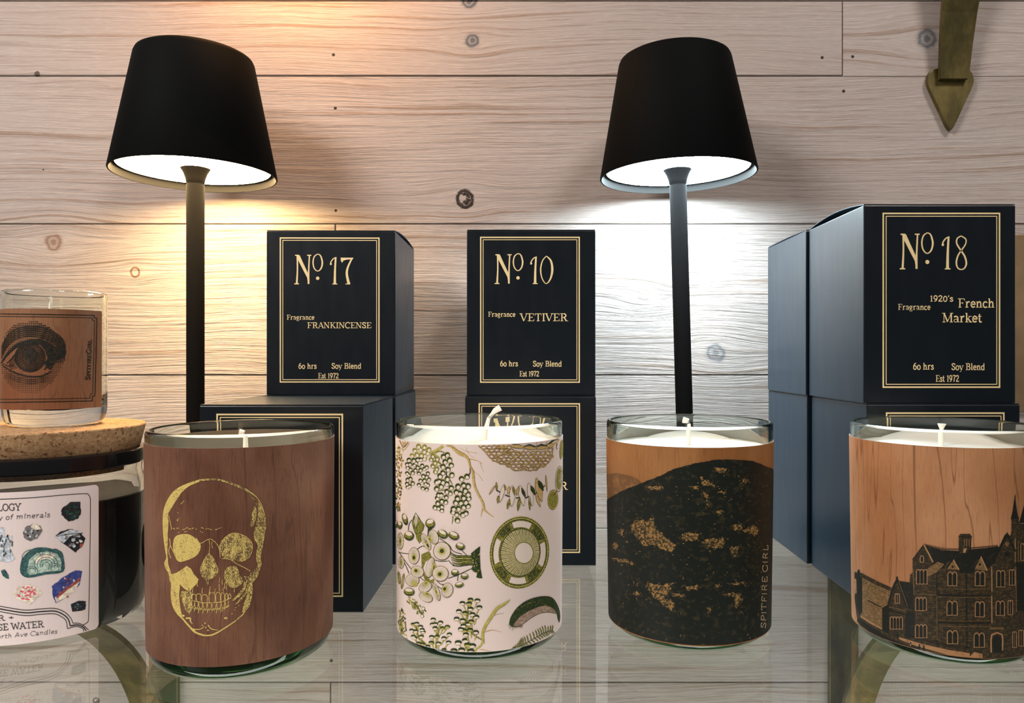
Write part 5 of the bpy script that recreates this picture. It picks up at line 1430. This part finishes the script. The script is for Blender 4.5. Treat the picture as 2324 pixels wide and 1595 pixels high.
    for i in range(70):      # coursed stone
        x = RND.uniform(960, 1300); y = RND.uniform(120, 1100); ink.stroke([I(x, y), I(x + RND.uniform(30, 80), y + 4)], .45, MID, 1.6)
        x = RND.uniform(30, 470); y = RND.uniform(800, 1430); ink.stroke([H(x, y), H(x + RND.uniform(15, 50), y + 1)], .45, MID, 1.6)
        x = RND.uniform(490, 690); y = RND.uniform(720, 1250); ink.stroke([H(x, y), H(x + RND.uniform(15, 40), y + 1)], .45, MID, 1.6)
    ink.build('castle_print', VC.fn(off=.045), [K['c_wall'], K['c_dark'], K['c_lite'], K['c_mid'], K['c_road']], sl_c, (.575, 9.55))['label'] = 'dark gothic castle engraving'


castle_print()


# ---- engraved eye on the small candle
def eye_print():
    Z = lambda x, y: (x / 3.468, 640 + y / 3.468)
    # wood label that covers the left part of the glass
    a1, zt = VE.hit(*Z(797, 219)); _, zb = VE.hit(*Z(500, 1000))
    zt = VE.hit(*Z(400, 210))[1]
    lab = sleeve('label_sleeve', VE, zb, zt, M['mahogany'], t_e, 60, a1 - 3.5, a1)
    ink = Ink(4)
    K['eye_ink'] = mat_ink('engraving_ink', (0.010, 0.009, 0.006), (0.030, 0.022, 0.012))
    S = lambda pts, w, sm=5, L=1: ink.stroke([Z(*p) for p in pts], w, 0, L, smooth=sm)
    S([(8, 250), (400, 255), (722, 262), (737, 264), (737, 282), (756, 284), (750, 600), (741, 894), (722, 897), (720, 935), (400, 940), (8, 946)], 1.9, 0)
    S([(8, 270), (400, 274), (705, 281), (722, 283), (722, 300), (739, 303), (733, 600), (724, 879), (706, 882), (703, 913), (400, 918), (8, 922)], 1.2, 0)
    region = [(15, 520), (40, 420), (90, 355), (150, 325), (230, 312), (310, 312), (400, 360), (480, 440), (518, 520), (520, 600), (480, 680), (420, 780), (300, 872), (200, 880), (100, 830), (30, 740), (15, 640)]
    lid = [(20, 650), (60, 590), (130, 520), (200, 490), (300, 480), (370, 520), (425, 590), (430, 640), (400, 690), (330, 732), (240, 738), (150, 715), (80, 685)]

    def inside(poly, x, y):
        c = False
        for i in range(len(poly)):
            (x1, y1), (x2, y2) = poly[i], poly[i - 1]
            if (y1 > y) != (y2 > y) and x < (x2 - x1) * (y - y1) / (y2 - y1) + x1: c = not c
        return c
    for j in range(40):
        for i in range(36):
            x, y = 12 + i * 15, 312 + j * 15
            if not inside(region, x, y) or inside(lid, x, y): continue
            d = .42
            if y < 470: d = .72 - .25 * abs(math.sin((y - 360) / 60)) + .25 * (x > 300)
            if x > 380 and 440 < y < 640: d = 1.0
            if y > 740: d = max(.1, .55 - (y - 740) / 320)
            if x < 60: d *= .8
            p = Z(x, y); r = 2.15 * math.sqrt(max(d, .05))
            ink.poly([(p[0] - r, p[1]), (p[0], p[1] - r), (p[0] + r, p[1]), (p[0], p[1] + r)], 0, 1)
    for k in range(6):
        o = k * 17
        S([(18, 600 - o), (70, 500 - o), (150, 440 - o * .9), (260, 425 - o * .9), (380, 455 - o), (480, 520 - o), (515, 560 - o * .7)], [.8, 1.6, 2.0, 2.2, 2.6, 2.4, 1.2])
    S([(16, 640), (60, 575), (130, 505), (200, 478), (300, 468), (380, 500), (440, 560), (500, 575)], [2, 5, 8, 10, 12, 14, 14, 8])
    ink.poly(catmull([Z(*p) for p in [(310, 478), (400, 510), (510, 520), (512, 580), (460, 610), (430, 640), (395, 690), (350, 640), (375, 600), (350, 530)]], 3, True), 0, 1)
    for k in range(9):
        p = Z(240, 592); r = 8 + k * 3.2
        ink.ring(p[0], p[1], r, r * .96, 1.7 if k < 7 else 2.4, 0, 1.5, 30)
    p = Z(248, 572); ink.disc(p[0], p[1], 15, 15.5, 0, 0, 2, 24)
    for k in range(26):
        a = k * 2 * math.pi / 26; c = Z(240, 592); ink.stroke([(c[0] + 14 * math.cos(a), c[1] + 14 * math.sin(a)), (c[0] + 32 * math.cos(a), c[1] + 31 * math.sin(a))], .8, 0, 1.6)
    S([(20, 650), (80, 690), (150, 722), (240, 742), (330, 738), (410, 700)], [2, 3, 3.4, 3.4, 3, 2])
    S([(30, 640), (70, 660), (110, 650)], 2); S([(60, 640), (100, 600), (140, 545)], 1.6); S([(350, 690), (380, 650), (400, 620)], 3)
    for k in range(3): S([(60, 712 + k * 16), (150, 752 + k * 16), (260, 768 + k * 15), (380, 742 + k * 16)], .9)
    for k in range(8): S([(95 + k * 7, 690 - k * 2), (80 + k * 6, 640), (112 + k * 8, 575 - k * 5)], .55)
    text(ink, 'SPITFIREGIRL', Z(704, 772), Z(716, 455), 10.5, 0, 1.5, k=.16, n=.07, small=.74)
    ink.build('eye_print', VE.fn(off=.048), [K['eye_ink']], lab)['label'] = 'black engraved eye with border and lettering'
    wick(t_e, [(-.30, 0, 5.9), (-.28, 0, 6.25), (-.24, 0, 6.5), (-.34, 0, 6.62)], .07)


eye_print()


# ---- minerals label on the black jar
def mineral_print():
    Z = lambda x, y: (x / 2.774, 1020 + y / 2.774)
    a1, zt = VJ.hit(*Z(619, 300)); zt = VJ.hit(*Z(560, 226))[1]; zb = VJ.hit(*Z(540, 1146))[1]
    ac = VJ.hit(10, 1290)[0]
    a0 = 2 * ac - a1
    rc, r = .22, VJ.r1
    pts = []
    w = (a1 - a0) * r
    for cx, cy, s in [(w - rc, zb + rc, -90), (w - rc, zt - rc, 0), (rc, zt - rc, 90), (rc, zb + rc, 180)]:
        for i in range(7):
            a = math.radians(s + 90 * i / 6); pts.append((cx + rc * math.cos(a), cy + rc * math.sin(a)))
    lb = Ink(.35); lb.poly(pts)
    f = lambda x, y, L: VJ.at(a0 + x / r, y, .025)
    lab = lb.build('paper_label', f, M['label'], t_j)
    lab['label'] = 'pinkish paper label with mineral drawings'
    names = ['ink', 'green', 'grey', 'teal', 'tealdk', 'pink', 'blue', 'ice', 'rust', 'cream']
    cols = [(0.012, 0.012, 0.016), (0.006, 0.035, 0.022), (0.14, 0.13, 0.13), (0.32, 0.42, 0.36), (0.03, 0.085, 0.085), (0.62, 0.10, 0.15), (0.03, 0.045, 0.19), (0.42, 0.46, 0.50), (0.26, 0.06, 0.05), (0.66, 0.55, 0.44)]
    mats = [mat_ink('mineral_' + n, c, tuple(min(1, v * 1.7 + .012) for v in c), 700, .42, .62) for n, c in zip(names, cols)]
    INK, GRN, GRY, TEA, TDK, PNK, BLU, ICE, RST, CRM = range(10)
    ink = Ink(5)
    P = lambda pts, m, L=1: ink.poly([Z(*p) for p in pts], m, L)
    S = lambda pts, w, m=0, L=1, sm=5: ink.stroke([Z(*p) for p in pts], w, m, L, smooth=sm)
    S([(-20, 313), (200, 302), (400, 285), (530, 277), (556, 284), (568, 310)], 1.5, sm=4)
    S([(568, 308), (567, 500), (563, 700), (560, 900), (556, 1050), (550, 1085), (520, 1104)], 1.5, sm=4)
    for o, w in ((0, 1.6), (17, 2.6), (34, 1.6)):
        S([(-20, 980 + o), (150, 1008 + o), (250, 1002 + o), (340, 998 + o), (400 - o * .35, 1018 + o), (442 - o * .8, 1056 + o * .6), (458 - o, 1092 + o)], w)
        S([(458 - o, 1092 + o), (490 - o * .3, 1092 + o * .6), (524 - o * .1, 1106 + o * .6), (556 - o * .9, 1136 + o * .25)], w)
    text(ink, 'LOGY', Z(-16, 386), Z(130, 381), 15.5, INK, 1, k=.10, n=.09)
    text(ink, 'ly of minerals', Z(-28, 445), Z(312, 424), 11.5, INK, 1, k=.085, n=.07, sans=True, slant=.25)
    text(ink, 'R +', Z(-14, 1076), Z(90, 1070), 12, INK, 1, k=.10, n=.09)
    text(ink, 'SE WATER', Z(-10, 1138), Z(274, 1116), 14.5, INK, 1, k=.10, n=.09)
    text(ink, 'orth Ave Candles', Z(-18, 1190), Z(358, 1156), 10, INK, 1, k=.08, n=.065, sans=True, slant=.25)

    def rock(pts, m, seed, facets, amp=3.0):
        jp = jag([Z(*p) for p in pts], amp / 2.774, seed, 4)
        ink.poly(jp, m, 1)
        rr = random.Random(seed)
        cx = sum(p[0] for p in jp) / len(jp); cy = sum(p[1] for p in jp) / len(jp)
        rx = (max(p[0] for p in jp) - min(p[0] for p in jp)) / 2; ry = (max(p[1] for p in jp) - min(p[1] for p in jp)) / 2
        for k, (fm, n, s) in enumerate(facets):
            for _ in range(n):
                a = rr.uniform(0, 6.28); q = math.sqrt(rr.random()) * .68
                x, y = cx + rx * q * math.cos(a), cy + ry * q * math.sin(a)
                ink.poly([(x + s * rx * rr.uniform(.4, 1) * math.cos(b), y + s * ry * rr.uniform(.4, 1) * math.sin(b)) for b in (0.3, 1.5, 2.7, 4.2, 5.3)], fm, 1.4 + .3 * k + rr.uniform(0, .2))
    rock([(390, 370), (440, 330), (505, 328), (508, 400), (490, 435), (430, 452), (385, 410)], INK, 1, [(GRN, 16, .22), (TDK, 5, .12)])
    rock([(145, 520), (165, 485), (205, 468), (255, 478), (266, 510), (235, 560), (190, 575), (155, 555)], GRY, 2, [(INK, 10, .16), (ICE, 10, .2)])
    P([(190, 485), (210, 468), (245, 478), (260, 500), (225, 505)], CRM, 2.2)
    rock([(348, 545), (380, 515), (440, 500), (500, 515), (537, 560), (522, 600), (475, 648), (400, 592)], INK, 3, [(ICE, 9, .2), (GRY, 9, .2), (CRM, 3, .12)])
    P([(348, 545), (440, 502), (520, 520), (440, 545), (400, 590)], ICE, 1.8); S([(360, 545), (440, 530), (520, 525)], 1.2, INK, 2.2, 0); S([(400, 590), (450, 545), (520, 560)], 1.6, INK, 2.2, 0); P([(500, 590), (522, 590), (515, 612), (500, 615)], RST, 2.3)
    # banded stone
    out = [(130, 775), (135, 700), (165, 655), (215, 620), (280, 615), (330, 625), (385, 640), (402, 690), (398, 768), (290, 785), (180, 805)]
    ink.poly(catmull([Z(*p) for p in out], 3, True), TDK, 1)
    P([(170, 770), (185, 690), (230, 650), (300, 640), (360, 655), (385, 700), (385, 760), (280, 770), (190, 790)], TEA, 1.4)
    for c in [((200, 680), 60, -200, -20), ((290, 720), 72, 150, 380), ((290, 722), 55, 150, 380), ((290, 724), 38, 150, 380), ((290, 726), 22, 150, 380), ((200, 765), 38, 150, 390), ((200, 765), 24, 150, 390), ((345, 750), 40, 170, 380), ((345, 750), 26, 170, 380), ((245, 640), 26, 120, 420), ((345, 650), 30, 150, 400), ((165, 700), 28, 90, 330)]:
        p = Z(*c[0]); ink.ring(p[0], p[1], c[1] / 2.774, c[1] * .85 / 2.774, 1.3, TDK, 1.8, 20, 0, c[2], c[3])
    P([(215, 690), (240, 665), (300, 650), (350, 665), (330, 685), (260, 690), (230, 720)], CRM, 1.6)
    rock([(-30, 480), (28, 488), (34, 550), (82, 540), (60, 620), (97, 685), (60, 706), (-30, 702)], ICE, 5, [(TDK, 10, .14), (GRY, 8, .14), (INK, 4, .1)])
    rock([(8, 760), (30, 752), (55, 785), (58, 812), (38, 808), (18, 790)], TDK, 6, [(INK, 4, .2)], 1.5)
    rock([(82, 920), (110, 868), (180, 850), (240, 870), (263, 905), (190, 972), (130, 948)], CRM, 7, [(PNK, 34, .14), (ICE, 6, .1)])
    rock([(325, 860), (400, 800), (480, 758), (516, 765), (500, 850), (420, 920), (352, 966), (335, 930)], BLU, 8, [(RST, 9, .12), (ICE, 6, .10)])
    P([(345, 930), (420, 880), (500, 830), (470, 890), (400, 935), (355, 962)], CRM, 1.8); P([(350, 925), (430, 860), (505, 800), (498, 830), (420, 885), (360, 935)], RST, 2.0)
    rock([(445, 972), (500, 950), (540, 955), (536, 1005), (500, 1015), (455, 1020)], INK, 9, [(TDK, 7, .2), (ICE, 2, .1)], 2)
    ink.build('mineral_print', VJ.fn(off=.032), mats, lab)


mineral_print()
